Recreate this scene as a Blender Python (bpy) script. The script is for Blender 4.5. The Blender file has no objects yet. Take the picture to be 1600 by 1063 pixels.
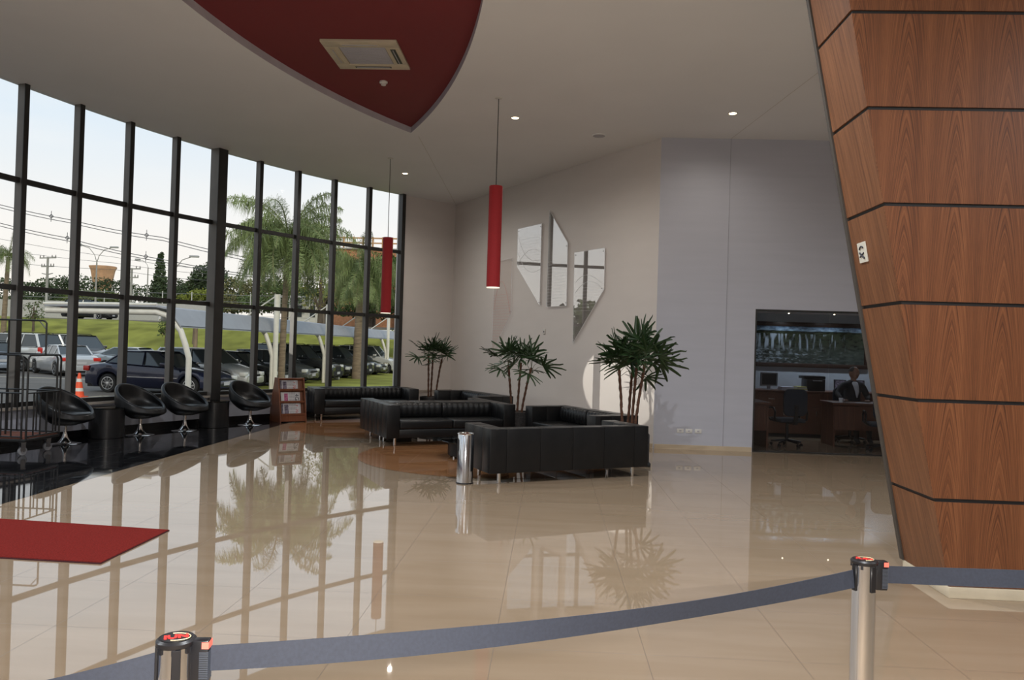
import bpy, bmesh, math, random
from mathutils import Vector, Matrix
C = bpy.context.scene.collection
SC = bpy.context.scene
PI = math.pi
R = math.radians

# ------------------------------------------------------------------ camera
cam_d = bpy.data.cameras.new('camera')
cam_d.sensor_width = 36.0
cam_d.lens = 1220.0 / 1600.0 * 36.0
cam_d.clip_start = 0.02
cam_d.clip_end = 1000
cam = bpy.data.objects.new('camera', cam_d)
C.objects.link(cam)
_roll, _yaw, _pit = math.atan(0.03), R(2.82), 0.00942
_f = Vector((-math.sin(_yaw) * math.cos(_pit), math.cos(_yaw) * math.cos(_pit), math.sin(_pit)))
_r0 = Vector((math.cos(_yaw), math.sin(_yaw), 0))
_u0 = _r0.cross(_f)
_r = _r0 * math.cos(_roll) + _u0 * math.sin(_roll)
_u = -_r0 * math.sin(_roll) + _u0 * math.cos(_roll)
cam.matrix_world = Matrix(((_r.x, _u.x, -_f.x, 0), (_r.y, _u.y, -_f.y, 0), (_r.z, _u.z, -_f.z, 1.606), (0, 0, 0, 1)))
SC.camera = cam

# ------------------------------------------------------------------ world, sun, flash, exposure
SC.view_settings.view_transform = 'Standard'
SC.view_settings.look = 'None'
SC.view_settings.gamma = 1.0
SC.view_settings.use_curve_mapping = False
SC.view_settings.exposure = 0.0
W = bpy.data.worlds.new('sky')
SC.world = W
W.use_nodes = True
nt = W.node_tree
nt.nodes.clear()
wo = nt.nodes.new('ShaderNodeOutputWorld')
bg = nt.nodes.new('ShaderNodeBackground')
bg.inputs['Strength'].default_value = 1.12
tc = nt.nodes.new('ShaderNodeTexCoord')
sx = nt.nodes.new('ShaderNodeSeparateXYZ')
rp = nt.nodes.new('ShaderNodeValToRGB')
e = rp.color_ramp.elements
e[0].position = 0.0; e[0].color = (0.25, 0.25, 0.2, 1)
e[1].position = 1.0; e[1].color = (0.50, 0.66, 0.86, 1)
for p, c in ((0.499, (0.3, 0.3, 0.25, 1)), (0.5, (0.97, 0.90, 0.80, 1)), (0.56, (0.93, 0.90, 0.86, 1)), (0.62, (0.74, 0.83, 0.91, 1)), (0.75, (0.60, 0.75, 0.89, 1))):
    q = e.new(p); q.color = c
mr = nt.nodes.new('ShaderNodeMath'); mr.operation = 'MULTIPLY_ADD'
mr.inputs[1].default_value = 0.5; mr.inputs[2].default_value = 0.5
ns = nt.nodes.new('ShaderNodeTexNoise'); ns.inputs['Scale'].default_value = 2.2; ns.inputs['Detail'].default_value = 5
mp = nt.nodes.new('ShaderNodeMapping'); mp.inputs['Scale'].default_value = (1, 1, 3.5)
cr = nt.nodes.new('ShaderNodeValToRGB')
cr.color_ramp.elements[0].position = 0.45; cr.color_ramp.elements[0].color = (0, 0, 0, 1)
cr.color_ramp.elements[1].position = 0.72; cr.color_ramp.elements[1].color = (0.75, 0.75, 0.75, 1)
mx = nt.nodes.new('ShaderNodeMixRGB'); mx.inputs['Color2'].default_value = (0.93, 0.92, 0.90, 1)
L = nt.links.new
L(tc.outputs['Generated'], sx.inputs[0]); L(sx.outputs['Z'], mr.inputs[0]); L(mr.outputs[0], rp.inputs[0])
L(tc.outputs['Generated'], mp.inputs[0]); L(mp.outputs[0], ns.inputs['Vector']); L(ns.outputs[0], cr.inputs[0])
L(rp.outputs[0], mx.inputs['Color1']); L(cr.outputs[0], mx.inputs['Fac']); L(mx.outputs[0], bg.inputs['Color']); L(bg.outputs[0], wo.inputs[0])

def light(name, typ, loc, energy, color=(1, 1, 1), rot=None, parent=None, **kw):
    d = bpy.data.lights.new(name, typ)
    d.energy = energy
    d.color = color
    for k, v in kw.items():
        setattr(d, k, v)
    o = bpy.data.objects.new(name, d)
    C.objects.link(o)
    o.location = loc
    if rot is not None:
        o.rotation_euler = rot
    if parent:
        o.parent = parent
    return o

def aim(o, target):
    d = Vector(target) - o.location
    o.rotation_euler = d.to_track_quat('-Z', 'Y').to_euler()

# hazy low sun from behind the building: warms the car park and the palms only
sun = light('sun', 'SUN', (20, -20, 30), 1.6, (1.0, 0.9, 0.72), angle=R(12))
aim(sun, (20 - 8, -20 + 16, 30 - 11))
# the camera's own pop-up flash
light('camera_flash', 'POINT', (0.0, 0.0, 1.655), 360, (1.0, 0.94, 0.86), shadow_soft_size=0.02)

# ------------------------------------------------------------------ materials
MATS = {}
def mat(name, col, rough=0.5, metal=0.0, spec=0.5, coat=0.0, emit=None, es=1.0, noise=None, bump=None, ior=None, coat_ior=None, coord='Object'):
    if name in MATS:
        return MATS[name]
    m = bpy.data.materials.new(name)
    m.use_nodes = True
    t = m.node_tree
    b = t.nodes['Principled BSDF']
    b.inputs['Base Color'].default_value = (*col, 1)
    b.inputs['Roughness'].default_value = rough
    b.inputs['Metallic'].default_value = metal
    b.inputs['Specular IOR Level'].default_value = spec
    b.inputs['Coat Weight'].default_value = coat
    b.inputs['Coat Roughness'].default_value = 0.02
    if coat_ior: b.inputs['Coat IOR'].default_value = coat_ior
    if ior: b.inputs['IOR'].default_value = ior
    if emit:
        b.inputs['Emission Color'].default_value = (*emit, 1)
        b.inputs['Emission Strength'].default_value = es
    c = t.nodes.new('ShaderNodeTexCoord')
    # every surface varies a little
    if noise is None:
        noise = (6.0, 0.06)
    sc, amt = noise[0], noise[1]
    n = t.nodes.new('ShaderNodeTexNoise'); n.inputs['Scale'].default_value = sc; n.inputs['Detail'].default_value = 4
    mpn = t.nodes.new('ShaderNodeMapping')
    if len(noise) > 2: mpn.inputs['Scale'].default_value = noise[2]
    t.links.new(c.outputs[coord], mpn.inputs[0]); t.links.new(mpn.outputs[0], n.inputs['Vector'])
    r = t.nodes.new('ShaderNodeValToRGB')
    r.color_ramp.elements[0].position = 0.3; r.color_ramp.elements[1].position = 0.7
    r.color_ramp.elements[0].color = (*[max(0, x * (1 - amt)) for x in col], 1)
    r.color_ramp.elements[1].color = (*[min(1, x * (1 + amt)) for x in col], 1)
    t.links.new(n.outputs[0], r.inputs[0]); t.links.new(r.outputs[0], b.inputs['Base Color'])
    if bump:
        nb = t.nodes.new('ShaderNodeTexNoise'); nb.inputs['Scale'].default_value = bump[0]; nb.inputs['Detail'].default_value = 3
        t.links.new(mpn.outputs[0], nb.inputs['Vector'])
        bp = t.nodes.new('ShaderNodeBump'); bp.inputs['Strength'].default_value = bump[1]; bp.inputs['Distance'].default_value = 0.01
        t.links.new(nb.outputs[0], bp.inputs['Height']); t.links.new(bp.outputs[0], b.inputs['Normal'])
    MATS[name] = m
    return m

def glass(name, tint=(0.95, 0.97, 0.96), refl=1.25, base=0.0, rough=0.0):
    m = bpy.data.materials.new(name); m.use_nodes = True
    t = m.node_tree; t.nodes.clear()
    o = t.nodes.new('ShaderNodeOutputMaterial'); mx = t.nodes.new('ShaderNodeMixShader')
    tr = t.nodes.new('ShaderNodeBsdfTransparent'); tr.inputs[0].default_value = (*tint, 1)
    gl = t.nodes.new('ShaderNodeBsdfGlossy'); gl.inputs['Roughness'].default_value = rough
    fr = t.nodes.new('ShaderNodeFresnel')
    ge = t.nodes.new('ShaderNodeNewGeometry'); mi_ = t.nodes.new('ShaderNodeMath'); mi_.operation = 'MULTIPLY_ADD'
    mi_.inputs[1].default_value = 1.0 / refl - refl; mi_.inputs[2].default_value = refl
    t.links.new(ge.outputs['Backfacing'], mi_.inputs[0]); t.links.new(mi_.outputs[0], fr.inputs['IOR'])
    ma = t.nodes.new('ShaderNodeMath'); ma.operation = 'ADD'; ma.inputs[1].default_value = base; ma.use_clamp = True
    t.links.new(fr.outputs[0], ma.inputs[0]); t.links.new(ma.outputs[0], mx.inputs[0])
    t.links.new(tr.outputs[0], mx.inputs[1]); t.links.new(gl.outputs[0], mx.inputs[2]); t.links.new(mx.outputs[0], o.inputs[0])
    MATS[name] = m
    return m

def tile_mat(name, c1, c2, joint, size, ox, oy, rough=0.04, veins=None, spec=0.5, ior=1.5, sc=(0.5, 3.0, 1)):
    """polished stone tiles with fine joints on a square grid"""
    m = bpy.data.materials.new(name); m.use_nodes = True
    t = m.node_tree; b = t.nodes['Principled BSDF']
    N = t.nodes.new; K = t.links.new
    c = N('ShaderNodeTexCoord'); s = N('ShaderNodeSeparateXYZ'); K(c.outputs['Object'], s.inputs[0])
    def axis(out, off):
        a = N('ShaderNodeMath'); a.operation = 'SUBTRACT'; a.inputs[1].default_value = off; K(out, a.inputs[0])
        p = N('ShaderNodeMath'); p.operation = 'PINGPONG'; p.inputs[1].default_value = size / 2; K(a.outputs[0], p.inputs[0])
        l = N('ShaderNodeMath'); l.operation = 'LESS_THAN'; l.inputs[1].default_value = joint; K(p.outputs[0], l.inputs[0])
        return l.outputs[0]
    jx, jy = axis(s.outputs['X'], ox), axis(s.outputs['Y'], oy)
    mxm = N('ShaderNodeMath'); mxm.operation = 'MAXIMUM'; K(jx, mxm.inputs[0]); K(jy, mxm.inputs[1])
    mp = N('ShaderNodeMapping'); mp.inputs['Scale'].default_value = sc; K(c.outputs['Object'], mp.inputs[0])
    n = N('ShaderNodeTexNoise'); n.inputs['Scale'].default_value = 1.6; n.inputs['Detail'].default_value = 6; n.inputs['Distortion'].default_value = 0.4
    K(mp.outputs[0], n.inputs['Vector'])
    r = N('ShaderNodeValToRGB'); r.color_ramp.elements[0].position = 0.35; r.color_ramp.elements[1].position = 0.68
    r.color_ramp.elements[0].color = (*c1, 1); r.color_ramp.elements[1].color = (*c2, 1)
    K(n.outputs[0], r.inputs[0])
    mc = N('ShaderNodeMixRGB'); mc.inputs['Color2'].default_value = (c1[0] * .25, c1[1] * .22, c1[2] * .2, 1)
    K(mxm.outputs[0], mc.inputs['Fac']); K(r.outputs[0], mc.inputs['Color1']); K(mc.outputs[0], b.inputs['Base Color'])
    rr = N('ShaderNodeMath'); rr.operation = 'MULTIPLY_ADD'; rr.inputs[1].default_value = 0.5; rr.inputs[2].default_value = rough
    K(mxm.outputs[0], rr.inputs[0]); K(rr.outputs[0], b.inputs['Roughness'])
    b.inputs['IOR'].default_value = ior
    b.inputs['Specular IOR Level'].default_value = spec
    MATS[name] = m
    return m

def veneer(name, mode='X', leaf=0.335, c=((0.036, 0.014, 0.007), (0.128, 0.043, 0.016), (0.240, 0.092, 0.036)), rough=0.42):
    """book-matched cathedral grain (mode X) or straight grain (mode S)"""
    m = bpy.data.materials.new(name); m.use_nodes = True
    t = m.node_tree; b = t.nodes['Principled BSDF']; N = t.nodes.new; K = t.links.new
    cd = N('ShaderNodeTexCoord'); s = N('ShaderNodeSeparateXYZ'); K(cd.outputs['Object'], s.inputs[0])
    def M(op, a, v=None, w=None):
        q = N('ShaderNodeMath'); q.operation = op
        for i, x in enumerate((a, v, w)):
            if x is None: continue
            if isinstance(x, (int, float)): q.inputs[i].default_value = x
            else: K(x, q.inputs[i])
        return q.outputs[0]
    wob = N('ShaderNodeTexNoise'); wob.inputs['Scale'].default_value = 1.1; wob.inputs['Detail'].default_value = 2
    mp = N('ShaderNodeMapping'); mp.inputs['Scale'].default_value = (3, 3, 1.2); K(cd.outputs['Object'], mp.inputs[0]); K(mp.outputs[0], wob.inputs['Vector'])
    if mode == 'X':
        u = M('PINGPONG', s.outputs['X'], leaf / 2)
        u2 = M('MULTIPLY', M('MULTIPLY', u, u), 42.0)
        lin = M('MULTIPLY', u, 2.6)
        v = M('ADD', M('ADD', u2, lin), M('MULTIPLY', s.outputs['Z'], 1.0))
        v = M('ADD', v, M('MULTIPLY', wob.outputs[0], 0.22))
        freq = 26.0
    else:
        sh = M('MULTIPLY_ADD', s.outputs['Z'], 0.0, s.outputs['Y'])
        v = M('ADD', M('MULTIPLY', sh, 3.2), M('MULTIPLY', wob.outputs[0], 0.28))
        v = M('ADD', v, M('MULTIPLY', s.outputs['X'], 3.2))
        v = M('ADD', v, M('MULTIPLY', s.outputs['Z'], 0.12))
        freq = 17.0
    cx = N('ShaderNodeCombineXYZ'); K(M('MULTIPLY', v, freq), cx.inputs[0]); K(M('MULTIPLY', s.outputs['Z'], 0.5), cx.inputs[1])
    n = N('ShaderNodeTexNoise'); n.inputs['Scale'].default_value = 0.8; n.inputs['Detail'].default_value = 5; n.inputs['Roughness'].default_value = 0.65
    K(cx.outputs[0], n.inputs['Vector'])
    # fine pores
    mp2 = N('ShaderNodeMapping'); mp2.inputs['Scale'].default_value = (220, 220, 7); K(cd.outputs['Object'], mp2.inputs[0])
    n2 = N('ShaderNodeTexNoise'); n2.inputs['Scale'].default_value = 1; n2.inputs['Detail'].default_value = 2; K(mp2.outputs[0], n2.inputs['Vector'])
    # broad darker stripes where the leaves meet
    st = N('ShaderNodeTexNoise'); st.inputs['Scale'].default_value = 1.0; st.inputs['Detail'].default_value = 3
    mp3 = N('ShaderNodeMapping'); mp3.inputs['Scale'].default_value = (9, 9, .35); K(cd.outputs['Object'], mp3.inputs[0]); K(mp3.outputs[0], st.inputs['Vector'])
    mixv = M('ADD', M('ADD', M('MULTIPLY', n.outputs[0], 0.66), M('MULTIPLY', n2.outputs[0], 0.12)), M('MULTIPLY', st.outputs[0], 0.24))
    r = N('ShaderNodeValToRGB'); e = r.color_ramp.elements
    e[0].position = 0.37; e[0].color = (*c[0], 1); e[1].position = 0.62; e[1].color = (*c[2], 1)
    k = e.new(0.48); k.color = (*c[1], 1)
    K(mixv, r.inputs[0]); K(r.outputs[0], b.inputs['Base Color'])
    b.inputs['Roughness'].default_value = rough
    MATS[name] = m
    return m

wall_m = mat('wall_paint', (0.64, 0.595, 0.565), 0.42, noise=(1.2, 0.02, (1, 1, 4)))
walld_m = mat('wall_paint_blue', (0.44, 0.445, 0.50), 0.45, noise=(1.5, 0.025, (0.6, 0.6, 7)))
ceil_m = mat('ceiling_paint', (0.78, 0.77, 0.76), 0.7, noise=(0.9, 0.02))
fascia_m = mat('fascia_paint', (0.50, 0.48, 0.52), 0.6)
red_m = mat('red_ceiling_paint', (0.175, 0.019, 0.022), 0.7, noise=(0.8, 0.05))
frame_m = mat('black_aluminium', (0.018, 0.017, 0.016), 0.42, noise=(3, 0.1))
blackp_m = mat('black_paint', (0.010, 0.010, 0.011), 0.5)
sill_m = mat('sill_stone', (0.34, 0.30, 0.26), 0.4, noise=(8, 0.12))
low_m = mat('low_wall_grey', (0.42, 0.43, 0.49), 0.5, noise=(3, 0.08))
skirt_m = mat('pale_skirting', (0.50, 0.40, 0.28), 0.35)
floor_m = tile_mat('beige_porcelain', (0.262, 0.193, 0.128), (0.292, 0.220, 0.152), 0.0012, 0.806, 0.5518, 4.18, 0.016, ior=1.85)
band_m = tile_mat('black_granite', (0.006, 0.006, 0.007), (0.013, 0.013, 0.014), 0.0014, 0.42, 0.0, 0.0, 0.03, ior=1.5, sc=(3, 3, 1))
inlay_m = tile_mat('brown_porcelain', (0.23, 0.105, 0.045), (0.30, 0.150, 0.070), 0.0012, 0.806, 0.5518, 4.18, 0.03, ior=1.55)
wood_m = veneer('walnut_cathedral', 'X')
woods_m = veneer('walnut_straight', 'S', c=((0.075, 0.027, 0.010), (0.148, 0.057, 0.022), (0.230, 0.094, 0.038)), rough=0.5)
rack_m = veneer('rack_wood', 'S', c=((0.12, 0.035, 0.014), (0.17, 0.055, 0.024), (0.22, 0.078, 0.035)), rough=0.4)
office_wood = veneer('office_wood', 'S', c=((0.07, 0.026, 0.014), (0.11, 0.042, 0.023), (0.15, 0.060, 0.034)), rough=0.4)
leather_m = mat('black_leather', (0.0060, 0.0062, 0.0068), 0.36, spec=0.36, noise=(9, 0.15), bump=(60, 0.10))
chrome_m = mat('chrome', (0.78, 0.77, 0.76), 0.07, 1.0, noise=(4, 0.03))
steel_m = mat('polished_steel', (0.64, 0.665, 0.71), 0.13, 1.0, noise=(4, 0.04, (1, 1, 0.1)))
blackpl_m = mat('black_plastic', (0.007, 0.007, 0.009), 0.35)
belt_m = mat('belt_webbing', (0.022, 0.027, 0.043), 0.75, noise=(140, 0.12), bump=(700, 0.06))
redpl_m = mat('red_plastic', (0.75, 0.03, 0.025), 0.4)
coral_m = mat('coral_label', (0.95, 0.16, 0.12), 0.5)
cream_m = mat('cream_line', (0.75, 0.62, 0.36), 0.5)
carpet_m = mat('red_carpet', (0.19, 0.016, 0.012), 0.95, spec=0.1, noise=(90, 0.3), bump=(260, 0.9))
hem_m = mat('carpet_edge', (0.05, 0.006, 0.008), 0.9)
redlamp_m = mat('red_lamp_fabric', (0.36, 0.016, 0.020), 0.75, noise=(90, 0.1))
white_m = mat('white_plastic', (0.62, 0.60, 0.56), 0.45)
ivory_m = mat('ivory_plastic', (0.52, 0.45, 0.33), 0.45)
greyv_m = mat('vent_grey', (0.40, 0.39, 0.42), 0.5, noise=(120, 0.12))
dark_m = mat('dark_slot', (0.02, 0.025, 0.03), 0.3)
lampw_m = mat('lamp_glow', (0.9, 0.85, 0.7), 0.4, emit=(1.0, 0.80, 0.50), es=14)
diff_m = mat('lamp_diffuser', (0.9, 0.88, 0.8), 0.4, emit=(1.0, 0.93, 0.75), es=0.9)
leaf_m = mat('fan_leaf', (0.020, 0.045, 0.014), 0.42, noise=(7, 0.35))
stem_m = mat('fibrous_stem', (0.085, 0.035, 0.018), 0.85, noise=(30, 0.4), bump=(60, 0.8))
petiole_m = mat('petiole', (0.06, 0.075, 0.03), 0.6)
soil_m = mat('soil', (0.03, 0.02, 0.013), 0.95, noise=(30, 0.4))
pot_m = mat('granite_pot', (0.020, 0.019, 0.020), 0.45, noise=(45, 0.8), bump=(40, 0.4))
cart_m = mat('cart_black_tube', (0.012, 0.012, 0.012), 0.3)
deck_m = mat('cart_deck_carpet', (0.14, 0.045, 0.026), 0.9, noise=(50, 0.25))
rubber_m = mat('grey_rubber', (0.19, 0.19, 0.20), 0.6)
paper_m = mat('newsprint', (0.50, 0.49, 0.50), 0.8)
ink_m = mat('ink', (0.03, 0.03, 0.04), 0.8)
photo_m = mat('printed_picture', (0.14, 0.12, 0.16), 0.8, noise=(40, 0.9))
pink_m = mat('printed_pink', (0.36, 0.10, 0.20), 0.8, noise=(40, 0.6))
win_g = glass('window_glass', (0.965, 0.97, 0.97), 1.12)
off_g = glass('office_glass', (0.80, 0.82, 0.85), 1.35)
art_g = glass('mirror_glass', (0.985, 0.98, 0.98), 1.45, 0.27, 0.01)
artc_g = glass('clear_wall_glass', (0.985, 0.975, 0.97), 1.2, 0.0, 0.01)
tab_g = glass('table_glass', (0.25, 0.30, 0.28), 1.5, 0.04)
etch_m = mat('etched_line', (0.78, 0.78, 0.80), 0.4)
etchr_m = mat('etched_line_red', (0.62, 0.25, 0.22), 0.4)

# ------------------------------------------------------------------ mesh helpers
class MB:
    def __init__(s):
        s.bm = bmesh.new(); s.smooth = []
    def face(s, pts, mi=0, sm=False):
        f = s.bm.faces.new([s.bm.verts.new(p) for p in pts]); f.material_index = mi; f.smooth = sm; return f
    def box(s, x0, x1, y0, y1, z0, z1, bev=0.0, seg=2, mi=0, M=None):
        b = bmesh.new()
        bmesh.ops.create_cube(b, size=1)
        for v in b.verts:
            v.co = Vector(((x0 + x1) / 2 + v.co.x * (x1 - x0), (y0 + y1) / 2 + v.co.y * (y1 - y0), (z0 + z1) / 2 + v.co.z * (z1 - z0)))
        if bev:
            bmesh.ops.bevel(b, geom=b.edges[:], offset=bev, segments=seg, affect='EDGES', profile=0.5)
        s._merge(b, mi, bool(bev), M)
        return s
    def _merge(s, b, mi, sm, M=None):
        mp = {}
        for v in b.verts:
            mp[v] = s.bm.verts.new(M @ v.co if M else v.co)
        for f in b.faces:
            try:
                g = s.bm.faces.new([mp[v] for v in f.verts]); g.material_index = mi; g.smooth = sm
            except ValueError:
                pass
        b.free()
    def prism(s, poly, axis, a, b, mi=0, bev=0.0, M=None):
        """extrude a 2D polygon along an axis ('X','Y','Z') between a and b"""
        bb = bmesh.new()
        def P(u, v, w):
            return {'X': (w, u, v), 'Y': (u, w, v), 'Z': (u, v, w)}[axis]
        A = [bb.verts.new(P(u, v, a)) for u, v in poly]; B = [bb.verts.new(P(u, v, b)) for u, v in poly]
        bb.faces.new(A); bb.faces.new(B[::-1])
        n = len(poly)
        for i in range(n):
            bb.faces.new((A[i], B[i], B[(i + 1) % n], A[(i + 1) % n]))
        bmesh.ops.recalc_face_normals(bb, faces=bb.faces[:])
        if bev:
            bmesh.ops.bevel(bb, geom=bb.edges[:], offset=bev, segments=2, affect='EDGES', profile=0.5)
        s._merge(bb, mi, bool(bev), M)
        return s
    def tube(s, pts, r, n=8, mi=0, cap=True, M=None):
        pts = [Vector(p) for p in pts]
        rs = r if isinstance(r, (list, tuple)) else [r] * len(pts)
        rings = []
        up = Vector((0, 0, 1))
        prev = None
        for i, p in enumerate(pts):
            a = pts[max(0, i - 1)]; b = pts[min(len(pts) - 1, i + 1)]
            d = (b - a)
            if d.length < 1e-9: d = Vector((0, 0, 1))
            d.normalize()
            if prev is None:
                ref = up if abs(d.dot(up)) < 0.95 else Vector((1, 0, 0))
                x = d.cross(ref).normalized()
            else:
                x = (prev - d * prev.dot(d))
                x = x.normalized() if x.length > 1e-6 else d.orthogonal().normalized()
            prev = x
            y = d.cross(x)
            ring = []
            for k in range(n):
                t = 2 * PI * k / n
                c = p + (x * math.cos(t) + y * math.sin(t)) * rs[i]
                ring.append(s.bm.verts.new(M @ c if M else c))
            rings.append(ring)
        for i in range(len(rings) - 1):
            for k in range(n):
                f = s.bm.faces.new((rings[i][k], rings[i][(k + 1) % n], rings[i + 1][(k + 1) % n], rings[i + 1][k])); f.smooth = True; f.material_index = mi
        if cap:
            for g in (rings[0][::-1], rings[-1]):
                f = s.bm.faces.new(g); f.material_index = mi
        return s
    def lathe(s, prof, n=32, mi=0, c=(0, 0, 0), M=None, sm=True):
        rings = []
        for r, z in prof:
            ring = []
            for k in range(n):
                t = 2 * PI * k / n
                p = Vector((c[0] + r * math.cos(t), c[1] + r * math.sin(t), c[2] + z))
                ring.append(s.bm.verts.new(M @ p if M else p))
            rings.append(ring)
        for i in range(len(rings) - 1):
            for k in range(n):
                f = s.bm.faces.new((rings[i][k], rings[i][(k + 1) % n], rings[i + 1][(k + 1) % n], rings[i + 1][k])); f.smooth = sm; f.material_index = mi
        for g in (rings[0][::-1], rings[-1]):
            f = s.bm.faces.new(g); f.material_index = mi
        return s
    def grid(s, rows, mi=0, sm=True, closed=False):
        V = [[s.bm.verts.new(p) for p in row] for row in rows]
        for i in range(len(V) - 1):
            m = len(V[i])
            for j in range(m if closed else m - 1):
                f = s.bm.faces.new((V[i][j], V[i][(j + 1) % m], V[i + 1][(j + 1) % m], V[i + 1][j])); f.smooth = sm; f.material_index = mi
        return V
    def build(s, name, mats, parent=None, loc=None, rot=None, fix=False):
        if fix: bmesh.ops.recalc_face_normals(s.bm, faces=s.bm.faces[:])
        me = bpy.data.meshes.new(name)
        s.bm.to_mesh(me); s.bm.free()
        me.set_sharp_from_angle(angle=R(38))
        for m in (mats if isinstance(mats, (list, tuple)) else [mats]):
            me.materials.append(m)
        o = bpy.data.objects.new(name, me)
        C.objects.link(o)
        if parent: o.parent = parent
        if loc: o.location = loc
        if rot: o.rotation_euler = rot
        return o

def tag(o, label=None, cat=None, group=None, kind=None):
    if label: o['label'] = label
    if cat: o['category'] = cat
    if group: o['group'] = group
    if kind: o['kind'] = kind
    return o
def thing(name, label, cat, loc=(0, 0, 0), rz=0.0, group=None, kind=None):
    o = bpy.data.objects.new(name, None); C.objects.link(o)
    o.empty_display_size = 0.1
    o.location = loc; o.rotation_euler = (0, 0, rz)
    return tag(o, label, cat, group, kind)
def dup(root, loc=None, rz=None, label=None, group=None):
    def cp(o, par):
        c = o.copy(); C.objects.link(c)
        if par: c.parent = par
        for ch in o.children: cp(ch, c)
        return c
    r = cp(root, None)
    if loc is not None: r.location = loc
    if rz is not None: r.rotation_euler = (0, 0, rz)
    if label: r['label'] = label
    if group: r['group'] = group
    return r
def struct(name, mb, m, label=None, cat=None):
    o = mb.build(name, m)
    return tag(o, label, cat, kind='structure')
_tx = {}
def text(name, body, size, m, parent, mtx, ext=0.0006, off=0.0):
    cu = bpy.data.curves.new(name, 'FONT'); cu.body = body; cu.size = size; cu.extrude = ext; cu.offset = off
    cu.align_x = 'CENTER'; cu.align_y = 'CENTER'
    o = bpy.data.objects.new(name, cu); C.objects.link(o)
    bpy.context.view_layer.update()
    me = bpy.data.meshes.new_from_object(o)
    bpy.data.objects.remove(o)
    me.materials.clear(); me.materials.append(m)
    q = bpy.data.objects.new(name, me); C.objects.link(q); q.parent = parent; q.matrix_local = mtx
    return q

# ------------------------------------------------------------------ room shell
ZC = 5.176
CX, CY, CR = 8.404, 7.123, 16.54          # centre and radius of the curved glass front
def arc(a, r=CR):
    return (CX + r * math.cos(R(a)), CY + r * math.sin(R(a)))
A0, DA = 136.74, 3.362                     # right end of the glass front, angle of one bay
NB = 21
P_end = arc(A0)
Cn = (-2.498, 19.643)                      # far corner
Wc = (1.750, 13.085)                       # corner between slanted wall and office wall
ZR = 5.275                                 # red recess height

fl = MB(); fl.face([(-12, -9, 0), (13, -9, 0), (13, 21, 0), (-12, 21, 0)])
# trim floor to the curved front: rebuild as polygon
fl = MB()
edge = [arc(A0 + DA * k, CR + 0.12) for k in range(NB + 1)]
poly = [(13, -9), (13, 20.5), (Cn[0] + 0.5, 20.5), Cn] + [(P_end[0] - 0.05, P_end[1] + 0.1)] + edge + [(edge[-1][0], -9)]
fl.face([(x, y, 0) for x, y in poly][::-1])
fl.face([(x, y, -0.3) for x, y in poly])
for i in range(len(poly)):
    a, b = poly[i], poly[(i + 1) % len(poly)]
    fl.face([(a[0], a[1], 0), (b[0], b[1], 0), (b[0], b[1], -0.3), (a[0], a[1], -0.3)])
struct('floor', fl, floor_m)
bd = MB()
inner = [arc(A0 + DA * k, CR - 0.02) for k in range(NB)]
inner = [p for p in inner if p[0] < -5.07]
bp = [(-5.07, 16.42)] + inner + [(-5.07, inner[-1][1])]
bd.face([(x, y, 0.001) for x, y in bp][::-1])
bo = struct('floor', bd, band_m)
for nm, cx, cy in (('floor', -0.88, 11.33), ('floor', -3.05, 14.85)):
    q = MB(); q.face([(cx + 1.84 * math.cos(t * PI / 48), cy + 1.84 * math.sin(t * PI / 48), 0.0015 if cy > 13 else 0.002) for t in range(96)])
    struct(nm, q, inlay_m)

def vwall(name, a, b, z0, z1, m, th=0.15, side=1):
    """vertical wall from a to b, thickness on the left side (side=1) of a->b"""
    d = Vector((b[0] - a[0], b[1] - a[1])).normalized(); n = Vector((-d.y, d.x)) * th * side
    q = MB(); q.prism([(a[0], a[1]), (b[0], b[1]), (b[0] + n.x, b[1] + n.y), (a[0] + n.x, a[1] + n.y)], 'Z', z0, z1)
    return struct(name, q, m)
vwall('wall_short', P_end, Cn, 0, 5.4, wall_m)
vwall('wall_slanted', Cn, Wc, 0, 5.4, wall_m)
GX0, GX1, GZ = 3.372, 7.6, 2.36            # office opening
q = MB()
q.box(Wc[0], GX0, 13.085, 13.235, 0, 5.4); q.box(GX0, 13, 13.085, 13.235, GZ, 5.4); q.box(GX1, 13, 13.085, 13.235, 0, GZ)
struct('wall_back', q, walld_m)
vwall('wall_right', (13, 20.4), (13, -9), 0, 5.4, wall_m)
vwall('wall_front', (13, -9), (-8.2, -9), 0, 5.4, wall_m)
struct('trim_1', MB().box(2.893, 2.899, 13.080, 13.085, 0, 5.176), mat('seam_grey', (0.27, 0.27, 0.30), 0.6))
struct('baseboard_back', MB().box(Wc[0] + 0.02, GX0 - 0.01, 13.068, 13.085, 0, 0.075), skirt_m)
d = (Vector(Wc) - Vector(Cn)).normalized(); nn = Vector((-d.y, d.x)) * -1
q = MB(); q.prism([tuple(Vector(Cn) + d * 0.03), tuple(Vector(Wc) - d * 0.01), tuple(Vector(Wc) - d * 0.01 + nn * 0.016), tuple(Vector(Cn) + d * 0.03 + nn * 0.016)], 'Z', 0, 0.075)
struct('baseboard_slanted', q, skirt_m)
d2 = (Vector(Cn) - Vector(P_end)).normalized(); n2 = Vector((d2.y, -d2.x))
q = MB(); q.prism([tuple(Vector(P_end) + d2 * 0.02), tuple(Vector(Cn) - d2 * 0.02), tuple(Vector(Cn) - d2 * 0.02 + n2 * 0.10), tuple(Vector(P_end) + d2 * 0.02 + n2 * 0.10)], 'Z', 0.46, 0.50)
struct('trim_2', q, sill_m)

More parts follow.
